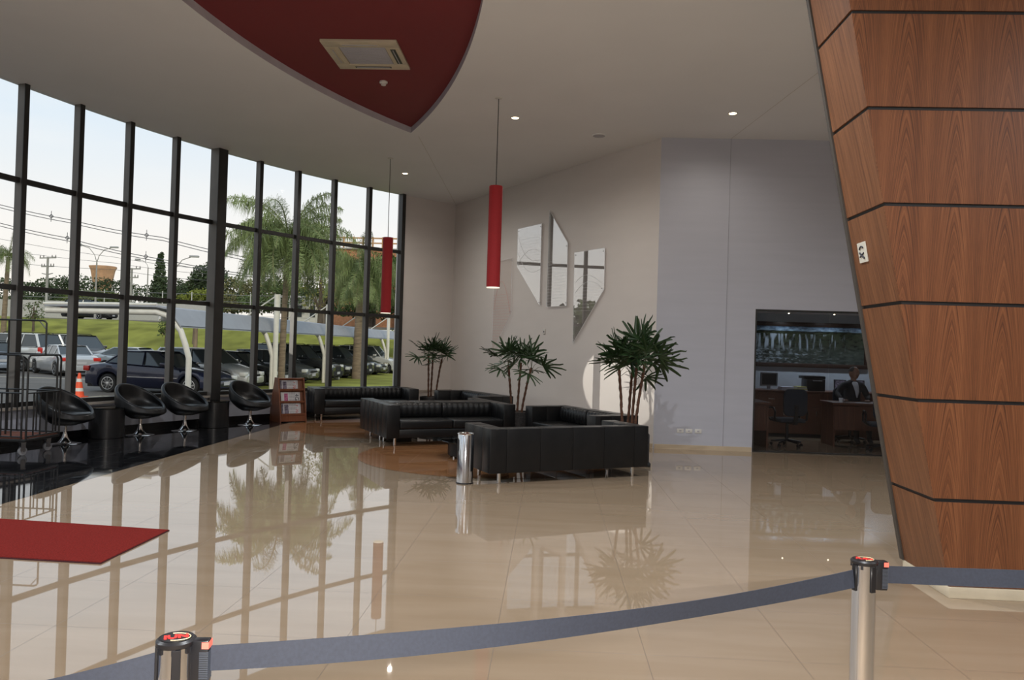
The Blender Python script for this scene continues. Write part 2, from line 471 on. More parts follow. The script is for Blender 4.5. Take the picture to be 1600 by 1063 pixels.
# ceiling with the red lens-shaped recess
def xl(y):
    t = 12.0015 ** 2 - (y - 7.096) ** 2
    return 7.962 - math.sqrt(t)
def xr(y):
    t = 18.339 ** 2 - (y - 4.87) ** 2
    return -18.87 + math.sqrt(t)
lo, hi = 7.0, 16.0
for _ in range(60):
    mid = (lo + hi) / 2
    if xr(mid) > xl(mid): lo = mid
    else: hi = mid
Ytop = lo
lo, hi = -4.9, 7.0
for _ in range(60):
    mid = (lo + hi) / 2
    if xl(mid) > xr(mid): lo = mid
    else: hi = mid
Ybot = hi
ys = [Ybot + (Ytop - Ybot) * (0.5 - 0.5 * math.cos(PI * k / 90)) for k in range(91)]
cm = MB()
def cquad(x0, x1, y0, y1, x2, x3):
    cm.face([(x0, y0, ZC), (x2, y1, ZC), (x3, y1, ZC), (x1, y0, ZC)])
XB = 13.2
def xf(y):
    """outer edge of the ceiling: follows the curved glass front"""
    if y < P_end[1] - .1:
        return CX - math.sqrt((CR + 0.06) ** 2 - (y - CY) ** 2)
    return P_end[0] - 0.15 + (y - P_end[1] + .1) * (Cn[0] - P_end[0]) / (Cn[1] - P_end[1])
ylow = [-9.1 + (Ybot + 9.1) * k / 20 for k in range(21)]
yhigh = [Ytop + (19.75 - Ytop) * k / 40 for k in range(41)]
for Y_ in (ylow, yhigh):
    for y0, y1 in zip(Y_, Y_[1:]): cquad(xf(y0), XB, y0, y1, xf(y1), XB)
for y0, y1 in zip(ys, ys[1:]):
    cquad(xf(y0), xl(y0), y0, y1, xf(y1), xl(y1)); cquad(xr(y0), XB, y0, y1, xr(y1), XB)
struct('ceiling', cm, ceil_m)
fa = MB()
fa.grid([[(xl(y), y, ZC) for y in ys], [(xl(y), y, ZR) for y in ys]]); fa.grid([[(xr(y), y, ZC) for y in ys], [(xr(y), y, ZR) for y in ys]])
struct('trim_3', fa, fascia_m)
rc = MB()
for y0, y1 in zip(ys, ys[1:]):
    rc.face([(xl(y0) - .02, y0, ZR), (xl(y1) - .02, y1, ZR), (xr(y1) + .02, y1, ZR), (xr(y0) + .02, y0, ZR)])
struct('ceiling', rc, red_m)
yy = [-9.3 + (19.75 + 9.3) * k / 80 for k in range(81)]
q = MB(); q.prism([(xf(y) - .02, y) for y in yy] + [(XB + .1, 19.75), (XB + .1, -9.3)], 'Z', 5.38, 5.62); struct('roof', q, ceil_m)
q = MB(); q.grid([[(xf(y) - .01, y, 5.176) for y in yy], [(xf(y) - .01, y, 5.40) for y in yy]]); struct('trim_4', q, frame_m)
for i, (a, b) in enumerate((((-2.36, 13.25), (-2.49, 19.60)), ((2.896, 13.06), (3.30, 9.6)))):
    q = MB(); dv = (Vector(b) - Vector(a)); nv = Vector((-dv.y, dv.x)).normalized() * 0.005
    q.prism([(a[0] + nv.x, a[1] + nv.y), (b[0] + nv.x, b[1] + nv.y), (b[0] - nv.x, b[1] - nv.y), (a[0] - nv.x, a[1] - nv.y)], 'Z', ZC - 0.002, ZC + .01)
    struct('trim_%d' % (5 + i), q, mat('joint_cream', (0.60, 0.57, 0.52), 0.7))

# ------------------------------------------------------------------ curved window front
ZT1, ZT2, ZS = 3.79, 2.25, 0.57
chord = 2 * CR * math.sin(R(DA / 2))
w0 = thing('window_1', None, None, kind='structure')
lit_side_m = mat('aluminium_lit_sides', (0.125, 0.112, 0.098), 0.5, noise=(3, 0.12))  # paler side faces: daylight along the frame put into the colour
MB().box(-0.036, 0.036, -0.02, 0.108, 0.5, ZC, 0.002, 1).build('mullion', lit_side_m, w0)
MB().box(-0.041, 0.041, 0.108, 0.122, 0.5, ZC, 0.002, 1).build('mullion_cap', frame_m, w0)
for nm, z, h in (('transom', ZT1, 0.075), ('transom', ZT2, 0.075), ('transom', ZS, 0.07)):
    MB().box(0.04, chord - 0.03, 0.0, 0.075, z - h / 2, z + h / 2, 0.003, 1).build('transom', frame_m, w0)
for z0, z1 in ((ZS, ZT2), (ZT2, ZT1), (ZT1, ZC)):
    MB().box(0.03, chord - 0.03, 0.022, 0.028, z0, z1).build('pane', win_g, w0)
def place_bay(o, k):
    a = arc(A0 + DA * k); b = arc(A0 + DA * (k + 1))
    # +X from b? keep +X from a to b, +Y to the centre side
    o.location = (b[0], b[1], 0)
    o.rotation_euler = (0, 0, math.atan2(a[1] - b[1], a[0] - b[0]) + 0)
    return o
# with +X running b->a (towards the far corner), the room lies on the -Y side: mirror by building with scale-free flip
for ch in list(w0.children):
    for v in ch.data.vertices:
        v.co.y = -v.co.y
    ch.data.flip_normals()
place_bay(w0, 0)
for k in range(1, NB):
    o = dup(w0); o.name = 'window_%d' % (k + 1); place_bay(o, k)
# end post at the far end and the thicker column in the front
a = arc(A0)
ang = math.atan2(arc(A0)[1] - arc(A0 + DA)[1], arc(A0)[0] - arc(A0 + DA)[0])
q = MB().box(-0.06, 0.04, -0.12, 0.03, 0, ZC, 0.003, 1).build('trim_7', frame_m, loc=(a[0], a[1], 0), rot=(0, 0, ang)); tag(q, kind='structure')
for n_, k in (('trim_8', 5), ('trim_9', 14)):
    a = arc(A0 + DA * k + 0.1)
    q = MB().box(-0.105, 0.095, -0.19, 0.03, 0, ZC, 0.003, 1, mi=1).box(-0.11, 0.10, -0.205, -0.19, 0, ZC, 0.003, 1)  # sides take the same painted-in daylight tone
    q = q.build(n_, [mat('column_black', (0.022, 0.021, 0.020), 0.5, noise=(5, 0.2)), lit_side_m], loc=(a[0], a[1], 0), rot=(0, 0, math.atan2(arc(A0 + DA * (k - .5))[1] - arc(A0 + DA * (k + .5))[1], arc(A0 + DA * (k - .5))[0] - arc(A0 + DA * (k + .5))[0])))
    tag(q, kind='structure')
# low wall, stone sill, black skirting under the glass
def ring(name, r0, r1, z0, z1, m, k0=0, k1=NB):
    q = MB(); N = (k1 - k0) * 2
    P = [arc(A0 + DA * (k0 + (k1 - k0) * i / N), r0) for i in range(N + 1)]; Q = [arc(A0 + DA * (k0 + (k1 - k0) * i / N), r1) for i in range(N + 1)]
    q.grid([[(x, y, z1) for x, y in P], [(x, y, z1) for x, y in Q]]); q.grid([[(x, y, z0) for x, y in P], [(x, y, z0) for x, y in Q]])
    q.grid([[(x, y, z0) for x, y in P], [(x, y, z1) for x, y in P]]); q.grid([[(x, y, z0) for x, y in Q], [(x, y, z1) for x, y in Q]])
    for e_ in (0, -1):
        q.face([(*P[e_], z0), (*Q[e_], z0), (*Q[e_], z1), (*P[e_], z1)])
    return struct(name, q, m)
ring('wall_left', CR - 0.10, CR + 0.10, -0.35, 0.50, low_m)
ring('trim_10', CR - 0.17, CR + 0.13, 0.50, 0.535, sill_m)
ring('baseboard_left', CR - 0.115, CR - 0.10, 0.001, 0.11, mat('black_skirting', (0.008, 0.008, 0.009), 0.25))
# left closure of the lobby behind the photographer
vwall('wall_entry', arc(A0 + DA * NB), (arc(A0 + DA * NB)[0], -9), 0, 5.4, wall_m, side=-1)

# ------------------------------------------------------------------ office behind the glass
struct('wall_office_left', MB().box(3.15, 3.30, 13.235, 16.5, 0, 5.4), wall_m)
struct('wall_office_back', MB().box(3.15, 13, 16.4, 16.55, 0, 5.4), mat('office_wall', (0.42, 0.47, 0.52), 0.6))
struct('wall_office_right', MB().box(8.6, 8.75, 13.235, 16.4, 0, 5.4), wall_m)
struct('ceiling', MB().box(3.3, 8.6, 13.235, 16.4, 2.47, 2.52), ceil_m)
OFW = 38
gw = thing('window_40', None, None, (GX0, 13.11, 0), kind='structure')
wd = GX1 - GX0
q = MB(); q.box(0, 0.025, -0.03, 0.03, 0, GZ); q.box(wd - 0.025, wd, -0.03, 0.03, 0, GZ); q.box(0.025, wd - .025, -0.03, 0.03, GZ - 0.03, GZ); q.box(.025, wd - .025, -0.03, 0.03, 0, 0.02)
q.build('frame', frame_m, gw)
for x0, x1 in ((0.025, 1.215), (1.221, 2.40), (2.406, wd - 0.025)):
    MB().box(x0, x1, -0.004, 0.004, 0.02, GZ - 0.03).build('pane', off_g, gw)
for x, lb in ((4.77, 'left small recessed office ceiling lamp above the picture'), (5.67, 'middle small recessed office ceiling lamp above the picture'), (6.59, 'right small recessed office ceiling lamp above the picture')):
    op = thing('office_downlight', lb, 'downlight', (x, 15.95, 2.47), group='office ceiling lamps')
    MB().lathe([(0.05, 0.001), (0.05, -0.006), (0.036, -0.008)], 24).build('trim_ring', white_m, op)
    MB().lathe([(0.014, -0.009), (0.012, -0.02), (0.003, -0.024)], 12).build('bulb', lampw_m, op)
    light('lamp', 'SPOT', (0, 0, -0.03), OFW, (0.86, 0.93, 1.0), parent=op, spot_size=R(150), spot_blend=1.0, shadow_soft_size=0.03)

# ------------------------------------------------------------------ wood-clad tapering column
def colx(z): return 2.757 - 0.1905 * z
col = thing('clad_column', 'tall tapering column clad in walnut veneer panels at the right edge', 'column', (2.757, 5.45, 0))
CWb = 2.2                                         # width at the floor
def cl(z): return -0.1905 * z
def crr(z): return CWb + 0.1905 * z
DP = 0.66
q = MB()                                          # dark core seen in the joints
q.grid([[(cl(z) + .012, .012, z), (crr(z) - .012, .012, z), (crr(z) - .012, DP - .012, z), (cl(z) + .012, DP - .012, z)] for z in (0.05, ZC)], sm=False, closed=True)
q.build('core', blackp_m, col)
zb = [0.075, 0.655, 1.328, 1.992, 2.663, 3.322, 3.984, 4.646, ZC + .0]
gp = 0.0125
for i in range(8):
    z0, z1 = zb[i] + (gp if i else 0), zb[i + 1] - (gp if i < 7 else 0)
    zm = (z0 + z1) / 2
    o = Vector((0.30, 0, zm))
    q = MB(); q.prism([(cl(z0) - o.x, z0 - zm), (crr(z0) - o.x, z0 - zm), (crr(z1) - o.x, z1 - zm), (cl(z1) - o.x, z1 - zm)], 'Y', 0, 0.013)
    q.build('panel', wood_m, col, loc=tuple(o))
    for f, s in ((cl, 1), (crr, -1)):
        xa, xb_ = f(z0), f(z1)
        q = MB()
        y0, y1 = 0.014, DP
        P = [(xa, y0, z0 - zm), (xa, y1, z0 - zm), (xb_, y1, z1 - zm), (xb_, y0, z1 - zm)]
        Q = [(x + s * 0.013, y, z) for x, y, z in P]
        q.face(P); q.face(Q[::-1])
        for j in range(4): q.face([P[j], Q[j], Q[(j + 1) % 4], P[(j + 1) % 4]])
        q.build('side_panel', woods_m, col, loc=(0, 0, zm), fix=True)
q = MB(); q.prism([(-.018, -.018), (CWb + .018, -.018), (CWb + .018, DP + .02), (-.018, DP + .02)], 'Z', 0, 0.072, bev=.003)
q.build('plinth', mat('cream_stone_plinth', (0.62, 0.54, 0.40), 0.35), col)
q = MB()
q.grid([[(cl(z) - .014, DP + .001, z), (crr(z) + .014, DP + .001, z), (crr(z) + .014, DP + .05, z), (cl(z) - .014, DP + .05, z)] for z in (0.075, ZC)], sm=False, closed=True)
q.build('backing', mat('backing_board', (0.055, 0.046, 0.038), 0.6), col)
# small notice on the side face
sg = thing('no_smoking_sign', 'small cream no smoking plate on the left side of the wooden column', 'sign', (colx(2.39) - 0.002, 5.915, 2.39))
tl = math.atan(0.1905)
S = Matrix.Rotation(-tl, 4, 'Y')
# local: x normal (pointing -X), y along wall, z up; a slightly tilted plate
q = MB(); q.box(-0.006, 0, -0.075, 0.075, -0.075, 0.075, .001, 1, M=S); q.build('plate', mat('cream_plate', (0.62, 0.60, 0.52), 0.5), sg)
q = MB()
c45 = [( -0.008, 0.045 * math.cos(t * PI / 16), 0.045 * math.sin(t * PI / 16)) for t in range(3, 22)]
q.tube([S @ Vector(p) for p in c45[:10]], 0.006, 6)
q.tube([S @ Vector((-0.008, 0.04, 0.00)), S @ Vector((-0.008, -0.03, -0.045))], 0.008, 6)
q.tube([S @ Vector((-0.008, -0.03, -0.005)), S @ Vector((-0.008, 0.045, -0.03))], 0.006, 6)
q.build('symbol', ink_m, sg)

# ------------------------------------------------------------------ things on the ceiling
ac = thing('air_conditioner', 'cream square air conditioning cassette set in the red ceiling recess', 'air conditioner', (-2.43, 9.76, ZR))
q = MB(); hw = 0.47
q.box(-hw, hw, -hw, -0.29, -0.035, 0, .006); q.box(-hw, hw, 0.29, hw, -0.035, 0, .006); q.box(-hw, -0.29, -0.29, 0.29, -0.035, 0, .006); q.box(0.29, hw, -0.29, 0.29, -0.035, 0, .006)
q.build('housing', ivory_m, ac)
q = MB(); q.box(-.285, .285, -.285, .285, -0.028, -0.004, .004)
for i in range(14): q.box(-.26, .26, -.26 + i * .04 - .003, -.26 + i * .04 + .003, -0.031, -0.027)
q.build('grille', greyv_m, ac)
for x0, x1, y0, y1, dk in ((-.24, .24, .355, .40, 1), (-.24, .24, -.40, -.355, 0), (-.40, -.355, -.24, .24, 0), (.345, .41, -.24, .24, 1)):
    q = MB(); q.box(x0, x1, y0, y1, -0.039, -0.034)
    o = q.build('slot', dark_m if dk else ivory_m, ac)
    q = MB()
    if x1 - x0 > y1 - y0: q.box(x0 + .02, x1 - .02, (y0 + y1) / 2 - .006, (y0 + y1) / 2 + .004, -0.046, -0.038)
    else: q.box((x0 + x1) / 2 - .006, (x0 + x1) / 2 + .004, y0 + .02, y1 - .02, -0.046, -0.038)
    q.build('flap', greyv_m, o)
sm = thing('smoke_detector', 'small white smoke detector on the red ceiling', 'smoke detector', (-2.44, 10.79, ZR))
MB().lathe([(0.055, 0), (0.058, -0.02), (0.05, -0.03)], 24).build('base', white_m, sm)
MB().lathe([(0.036, -0.03), (0.034, -0.055), (0.02, -0.06)], 24).build('sensor', white_m, sm)
sp = thing('ceiling_speaker', 'flat round speaker grille flush in the pale ceiling', 'speaker', (0.704, 13.0, ZC))
MB().lathe([(0.12, 0.001), (0.12, -0.012), (0.105, -0.014)], 32).build('rim', ceil_m, sp)
MB().lathe([(0.104, -0.010), (0.10, -0.016), (0.02, -0.018)], 32).build('grille', greyv_m, sp)
DLW = 610
for x, y, lb in ((-0.649, 12.083, 'lit recessed downlight right of the near red pendant'), (2.6, 11.687, 'lit recessed downlight nearest the wooden column, by the ceiling joint'), (-3.136, 16.153, 'lit recessed downlight behind the far red pendant'),
        (0.2, 6.6, 'added unseen downlight overhead between the camera and the near pendant'), (4.6, 7.4, 'added unseen downlight overhead behind the wooden column'), (-5.9, 7.2, 'added unseen downlight overhead near the luggage trolley'), (-5.6, 2.2, 'added unseen downlight overhead above the left end of the red carpet'),  # out-of-frame downlights from here on, added to brighten the lobby
        (1.0, 2.4, 'added unseen downlight overhead in front of the camera'), (6.0, 2.0, 'added unseen downlight overhead right of the wooden column'), (-3.5, -2.6, 'added unseen downlight overhead behind the camera on the left'), (3.5, -2.6, 'added unseen downlight overhead behind the camera on the right')):
    d_ = thing('downlight', lb, 'downlight', (x, y, ZC), group='recessed downlights')
    MB().lathe([(0.075, 0.001), (0.075, -0.006), (0.058, -0.008), (0.055, 0.002)], 32).build('trim_ring', white_m, d_)
    MB().lathe([(0.054, -0.0005), (0.05, -0.0035), (0.01, -0.005)], 24).build('lens', lampw_m, d_)
    light('lamp', 'SPOT', (0, 0, -0.03), DLW * (1.0 if y < 11 else .10 if x > 2 else .34), (1.0, 0.94, 0.86) if y > 11 else (0.93, 0.965, 1.0), parent=d_, spot_size=R(165), spot_blend=1.0, shadow_soft_size=0.03)
for x, y, zt, lb in ((-0.842, 11.12, 3.905, 'near tall red cylindrical pendant lamp in front of the slanted wall'), (-3.176, 14.85, 3.645, 'far red cylindrical pendant lamp in front of the window wall')):
    p_ = thing('pendant_lamp', lb, 'pendant lamp', (x, y, zt - 1.46), group='red tube pendants')
    h = 1.46
    MB().lathe([(0.094, 0.012), (0.097, 0.03), (0.097, h - .01), (0.092, h), (0.02, h + 0.004)], 40).build('shade', redlamp_m, p_)
    MB().lathe([(0.091, 0.0), (0.095, 0.002), (0.095, 0.012), (0.088, 0.013)], 40).build('diffuser', diff_m, p_)
    MB().tube([(0, 0, h), (0, 0, ZC - zt + h)], 0.0065, 8).build('cord', mat('grey_cord', (0.05, 0.05, 0.05), 0.5), p_)
    MB().lathe([(0.055, ZC - zt + h), (0.055, ZC - zt + h - 0.012), (0.012, ZC - zt + h - 0.02)], 24).build('canopy', white_m, p_)

# ------------------------------------------------------------------ on the slanted wall
WD = (Vector(Wc) - Vector(Cn)).normalized(); WN = Vector((-WD.y, WD.x)) * -1
wang = math.atan2(WD.y, WD.x)
def onwall(s, z, off=0.0):
    p = Vector(Cn) + WD * s + WN * off
    return (p.x, p.y, z)
# local frame of a wall thing: +X along wall (s), -Y into the room
def artpanel(label, pts, engr, em, gm=None):
    s0 = min(p[0] for p in pts); z0 = min(p[1] for p in pts)
    o = thing('glass_panel', label, 'wall art', onwall(s0, z0, 0.0), wang, 'mirrored glass panels on the slanted wall')
    P = [(p[0] - s0, p[1] - z0) for p in pts]
    MB().prism(P, 'Y', -0.040, -0.034).build('pane', gm or art_g, o)
    q = MB()
    for i in range(len(P)):
        a, b = P[i], P[(i + 1) % len(P)]
        q.tube([(a[0], -0.037, a[1]), (b[0], -0.037, b[1])], 0.0045, 6)
    q.build('edge', etch_m, o)
    cxm = sum(p[0] for p in P) / len(P); czm = sum(p[1] for p in P) / len(P)
    for p in P:
        dx, dz = cxm - p[0], czm - p[1]; l = math.hypot(dx, dz)
        x, z = p[0] + dx / l * 0.07, p[1] + dz / l * 0.07
        MB().lathe([(0.011, 0), (0.011, 0.044), (0.006, 0.047)], 12, M=Matrix.Translation((x, 0, z)) @ Matrix.Rotation(PI / 2, 4, 'X')).build('standoff', chrome_m, o)
    # etched lines clipped to the outline
    def span(z):
        xs = []
        for i in range(len(P)):
            (x0, a), (x1, b) = P[i], P[(i + 1) % len(P)]
            if (a - z) * (b - z) < 0: xs.append(x0 + (z - a) / (b - a) * (x1 - x0))
        return (min(xs), max(xs)) if len(xs) > 1 else None
    q = MB(); z = engr[0]
    while z < engr[1]:
        sp_ = span(z)
        if sp_ and sp_[1] - sp_[0] > 0.05: q.box(sp_[0] + .015, sp_[1] - .015, -0.0405, -0.0395, z - .0012, z + .0012)
        z += 0.062
    for (x0, a, bx, bz, x1, b) in engr[2]:
        q.tube([((1 - t) ** 2 * x0 + 2 * t * (1 - t) * bx + t * t * x1, -0.0405, (1 - t) ** 2 * a + 2 * t * (1 - t) * bz + t * t * b) for t in [i / 14 for i in range(15)]], 0.003, 5)
    q.build('engraving', em, o)
artpanel('leftmost faint glass wall panel partly behind the near red pendant', [(2.2, 3.55), (3.01, 3.57), (3.03, 2.34), (2.2, 1.45)], (0.15, 1.35, [(0.05, 1.0, .35, 2.3, .8, .9)]), etchr_m, artc_g)
artpanel('glass wall panel with a slanting lower edge, between pendant and tallest panel', [(3.22, 4.18), (4.19, 4.18), (4.2, 2.49), (3.23, 3.36)], (0.75, 1.45, [(0.02, 1.55, .35, .85, .95, .95), (0.02, .9, .5, 1.35, .95, 1.1), (0.02, 1.2, .4, .55, .95, .75)]), etch_m)
artpanel('tallest narrow glass wall panel rising to a point at upper left', [(4.47, 4.42), (5.17, 3.68), (5.19, 2.45), (4.46, 2.45)], (0.04, 0.95, []), etch_m)
artpanel('rightmost glass wall panel tapering to a point at lower left', [(5.41, 3.47), (6.38, 3.47), (6.39, 2.71), (5.44, 1.72)], (0.62, 1.15, [(0.05, 1.15, .4, 1.45, .9, 1.1), (0.05, .95, .5, 1.35, .93, 1.0)]), etch_m)
sw = thing('wall_switch', 'small white rounded thermostat plate on the slanted wall', 'switch', onwall(4.37, 1.95), wang)
q = MB(); q.box(-.036, .036, -.022, 0, -.06, .06, .012, 3); q.build('plate', white_m, sw)
q = MB(); q.lathe([(0.016, 0), (0.016, .006), (.01, .009)], 16, M=Matrix.Translation((0.004, -.022, -.004)) @ Matrix.Rotation(PI / 2, 4, 'X')); q.build('dial', dark_m, sw)
for i, (x, lb) in enumerate(((2.193, 'left of three white wall sockets low on the blue-grey wall'), (2.335, 'middle of three white wall sockets low on the blue-grey wall'), (2.487, 'right of three white wall sockets low on the blue-grey wall'))):
    o = thing('wall_socket', lb, 'socket', (x, 13.085, 0.308), group='three wall sockets')
    MB().box(-.055, .055, -.009, 0, -.034, .034, .004, 2).build('plate', white_m, o)
    MB().box(-.018, .018, -.011, -.008, -.012, .012, .002, 1).build('outlet', greyv_m, o)

# ------------------------------------------------------------------ leather sofas
def make_sofa(label, length, n, loc, rz, group):
    """local frame: x along the length, front at y=0, back at y=0.8"""
    t = thing('leather_sofa', label, 'sofa', loc, rz, group)
    D_, H0, H1, AW, BW = 0.79, 0.13, 0.65, 0.215, 0.20
    for x0 in (0, length - AW):
        q = MB(); q.box(x0, x0 + AW, 0, D_ * 0.36, H0, H1, .008, 2); q.box(x0, x0 + AW, D_ * 0.361, D_ * 0.70, H0, H1, .008, 2); q.box(x0, x0 + AW, D_ * 0.701, D_, H0, H1, .008, 2)
        q.build('armrest', leather_m, t)
    q = MB(); m = 2 * n
    for i in range(m):
        a = AW + (length - 2 * AW) * i / m; b = AW + (length - 2 * AW) * (i + 1) / m
        q.box(a + .0005, b - .0005, D_ - BW, D_, H0, H1, .008, 2)
    q.build('backrest', leather_m, t)
    q = MB(); q.box(AW, length - AW, 0.012, D_ - BW, H0, 0.265, .012, 2); q.build('seat_base', leather_m, t)
    for i in range(n):
        a = AW + (length - 2 * AW) * i / n; b = AW + (length - 2 * AW) * (i + 1) / n
        q = MB(); q.box(a + .004, b - .004, 0.0, D_ - BW - .03, 0.27, 0.405, .022, 3); q.build('seat_cushion', leather_m, t)
        q = MB(); kk = 9                             # softly pleated back cushion
        rows = []
        for z, dy in ((0.40, .0), (0.43, -.03), (0.50, -.045), (0.57, -.04), (0.625, -.02), (0.64, .0)):
            rows.append([(a + .01 + (b - a - .02) * j / (kk * 4), D_ - BW + dy - .022 - 0.010 * abs(math.sin(PI * j / 4)), z) for j in range(kk * 4 + 1)])
        rows.append([(p[0], D_ - BW + .002, 0.64) for p in rows[-1]])
        q.grid(rows); q.face([rows[i_][0] for i_ in range(len(rows))] + [(rows[0][0][0], D_ - BW + .002, 0.40)])
        q.face(([rows[i_][-1] for i_ in range(len(rows))] + [(rows[0][-1][0], D_ - BW + .002, 0.40)])[::-1])
        q.build('back_cushion', leather_m, t)
    for x in (0.17, length - 0.17):
        for y in (0.10, D_ - 0.10):
            MB().lathe([(0.021, 0), (0.022, 0.004), (0.022, H0 + .004)], 20, c=(x, y, 0)).build('leg', chrome_m, t)
    return t
SA = R(28.5)
cA, sA = math.cos(SA), math.sin(SA)
SG = 'black leather sofas in two seating groups'
G_ = 2.22
# front-left corners measured on the floor
make_sofa('black leather sofa under the window beside the newspaper rack', G_, 2, (-4.74, 15.62, 0), SA, SG)
make_sofa('black leather sofa facing the camera in the middle, seen from its front', G_, 2, (-2.50, 12.02, 0), SA, SG)
# back to back with the previous: faces away
bx, by = -2.50 - sA * 1.595, 12.02 + cA * 1.595
make_sofa('black leather sofa standing back to back behind the middle sofa', G_, 2, (bx + cA * G_, by + sA * G_, 0), SA + PI, SG)
# nearest sofa, back towards the camera: its back edge runs from (-0.66,9.03)
ex, ey = -0.66 - sA * 0.79, 9.03 + cA * 0.79
make_sofa('nearest black leather sofa, its back to the camera beside the steel ashtray', G_, 2, (ex + cA * G_, ey + sA * G_, 0), SA + PI, SG)
# along the slanted wall, facing the windows
WA = math.atan2(WD.y, WD.x)
def wall_sofa(label, fx, fy, L_):
    # (fx,fy): front corner at the far end; runs towards the camera along the wall
    return make_sofa(label, L_, 2, (fx, fy, 0), WA, SG)
wall_sofa('black leather sofa along the slanted wall, left of the wall palm trio', -2.44, 16.52, 2.0)
wall_sofa('black leather sofa along the slanted wall behind the nearest sofa', -0.38, 12.92, 1.95)

# ------------------------------------------------------------------ low round table
def round_table(label, x, y):
    t = thing('coffee_table', label, 'coffee table', (x, y, 0), group='low round coffee tables')
    MB().lathe([(0.44, 0.035), (0.45, 0.04), (0.45, 0.225), (0.44, 0.235)], 48).build('drum', leather_m, t)
    MB().lathe([(0.55, 0.236), (0.555, 0.24), (0.555, 0.246), (0.55, 0.25)], 48).build('glass_top', tab_g, t)
    for k in range(4):
        MB().lathe([(0.02, 0), (0.02, 0.036)], 12, c=(0.38 * math.cos(k * PI / 2 + .5), 0.38 * math.sin(k * PI / 2 + .5), 0)).build('foot', chrome_m, t)
round_table('low round black coffee table behind the steel ashtray', -0.99, 11.30)
round_table('low round black coffee table hidden beyond the middle sofas', -3.05, 14.85)

# ------------------------------------------------------------------ ashtray bin
b_ = thing('ashtray_bin', 'slim polished steel ashtray bin standing beside the nearest sofa', 'ashtray', (-0.954, 9.12, 0))
MB().lathe([(0.097, 0.012), (0.097, 0.565), (0.092, 0.575)], 48).build('body', steel_m, b_)
MB().lathe([(0.101, 0), (0.101, 0.014), (0.097, 0.016)], 48).build('base_ring', blackpl_m, b_)
MB().lathe([(0.099, 0.572), (0.101, 0.580), (0.095, 0.588), (0.078, 0.586), (0.074, 0.578), (0.01, 0.577)], 48).build('ash_tray', chrome_m, b_)
q = MB()
rows = []
for k in range(9):
    a = R(180 + 12 + k * 4.2)
    rows.append([(0.0985 * math.cos(a), 0.0985 * math.sin(a), z) for z in (0.36 + .03 * abs(k - 4) / 4, 0.53 - .02 * abs(k - 4) / 4)])
q.grid(rows); q.build('opening', blackp_m, b_)

# ------------------------------------------------------------------ tub chairs
def make_tub(label, loc, rz, group):
    """faces +X"""
    t = thing('tub_chair', label, 'chair', loc, rz, group)
    N = 56
    def rim(ph):   # ph = 0 at the back
        c = (1 + math.cos(ph)) / 2
        return 0.415 + 0.385 * (c ** 1.25)
    def shell(off, zoff):
        rows = []
        for s_ in [i / 12 for i in range(13)]:
            row = []
            for k in range(N):
                ph = 2 * PI * k / N
                zr = rim(ph)
                z = 0.285 + (zr - 0.285) * s_
                rr = 0.16 + (0.385 - 0.16) * math.sin(min(1, s_ * 1.55) * PI / 2) ** 0.85
                if s_ > .65: rr += 0.012 * (s_ - .65) * (1 if zr > .6 else 0) - 0.05 * (s_ - .65) ** 1 * (1 - (zr - .415) / .385)
                rr -= off
                row.append((-rr * math.cos(ph), rr * math.sin(ph) * 1.02, z + zoff * (1 - s_)))
            rows.append(row)
        return rows
    q = MB()
    o_ = shell(0, 0); i_ = shell(0.055, 0.07)
    rimr = []
    for e_ in range(1, 5):
        a_ = PI * e_ / 5
        row = []
        for k in range(N):
            po, pi = Vector(o_[-1][k]), Vector(i_[-1][k]); m_ = (po + pi) / 2; h_ = (po - pi) / 2
            row.append(tuple(m_ + h_ * math.cos(a_) + Vector((0, 0, 0.027 * math.sin(a_)))))
        rimr.append(row)
    q.grid(o_ + rimr + i_[::-1], closed=True)
    q.face([p for p in o_[0]][::-1])
    q.build('shell', leather_m, t)
    q = MB(); q.lathe([(0.20, 0.37), (0.29, 0.385), (0.31, 0.42), (0.305, 0.450), (0.28, 0.464), (0.05, 0.468)], 40, c=(0.045, 0, 0)); q.build('seat_cushion', leather_m, t)
    MB().lathe([(0.15, 0.288), (0.155, 0.278), (0.06, 0.268), (0.028, 0.262)], 32).build('seat_plate', chrome_m, t)
    MB().lathe([(0.027, 0.27), (0.024, 0.20), (0.028, 0.15), (0.045, 0.09), (0.075, 0.045), (0.10, 0.024), (0.10, 0.02)], 32).build('pedestal', chrome_m, t)
    MB().lathe([(0.215, 0), (0.22, 0.006), (0.20, 0.013), (0.10, 0.022), (0.02, 0.025)], 48).build('base_disc', chrome_m, t)
    return t
TG = 'black tub chairs along the window'
ch0 = make_tub('black tub chair behind the luggage trolley, leftmost', (-7.06, 11.12, 0), R(-10), TG)
for (x, y, a_, lb) in ((-6.62, 12.40, -14, 'black tub chair between the near round side table and another tub chair'), (-6.25, 13.18, -18, 'black tub chair just left of the thick window column'), (-5.59, 14.42, -24, 'rightmost black tub chair, beside the wooden newspaper rack')):
    dup(ch0, (x, y, 0), R(a_), lb)
def drum(label, x, y):
    t = thing('side_table', label, 'side table', (x, y, 0), group='black drum side tables')
    MB().lathe([(0.245, 0.0), (0.255, 0.006), (0.255, 0.455), (0.25, 0.46), (.02, .461)], 56).build('drum', mat('drum_black', (0.012, 0.012, 0.013), 0.28, noise=(4, 0.1, (1, 1, 18)), bump=(6, .12)), t)
    MB().lathe([(0.262, 0.462), (0.266, 0.466), (0.266, 0.472), (0.262, 0.476), (.02, .4762)], 56).build('glass_top', tab_g, t)
drum('black drum side table with glass top behind the luggage trolley', -6.93, 11.97)
drum('black drum side table with glass top in front of the thick window column', -6.06, 13.92)

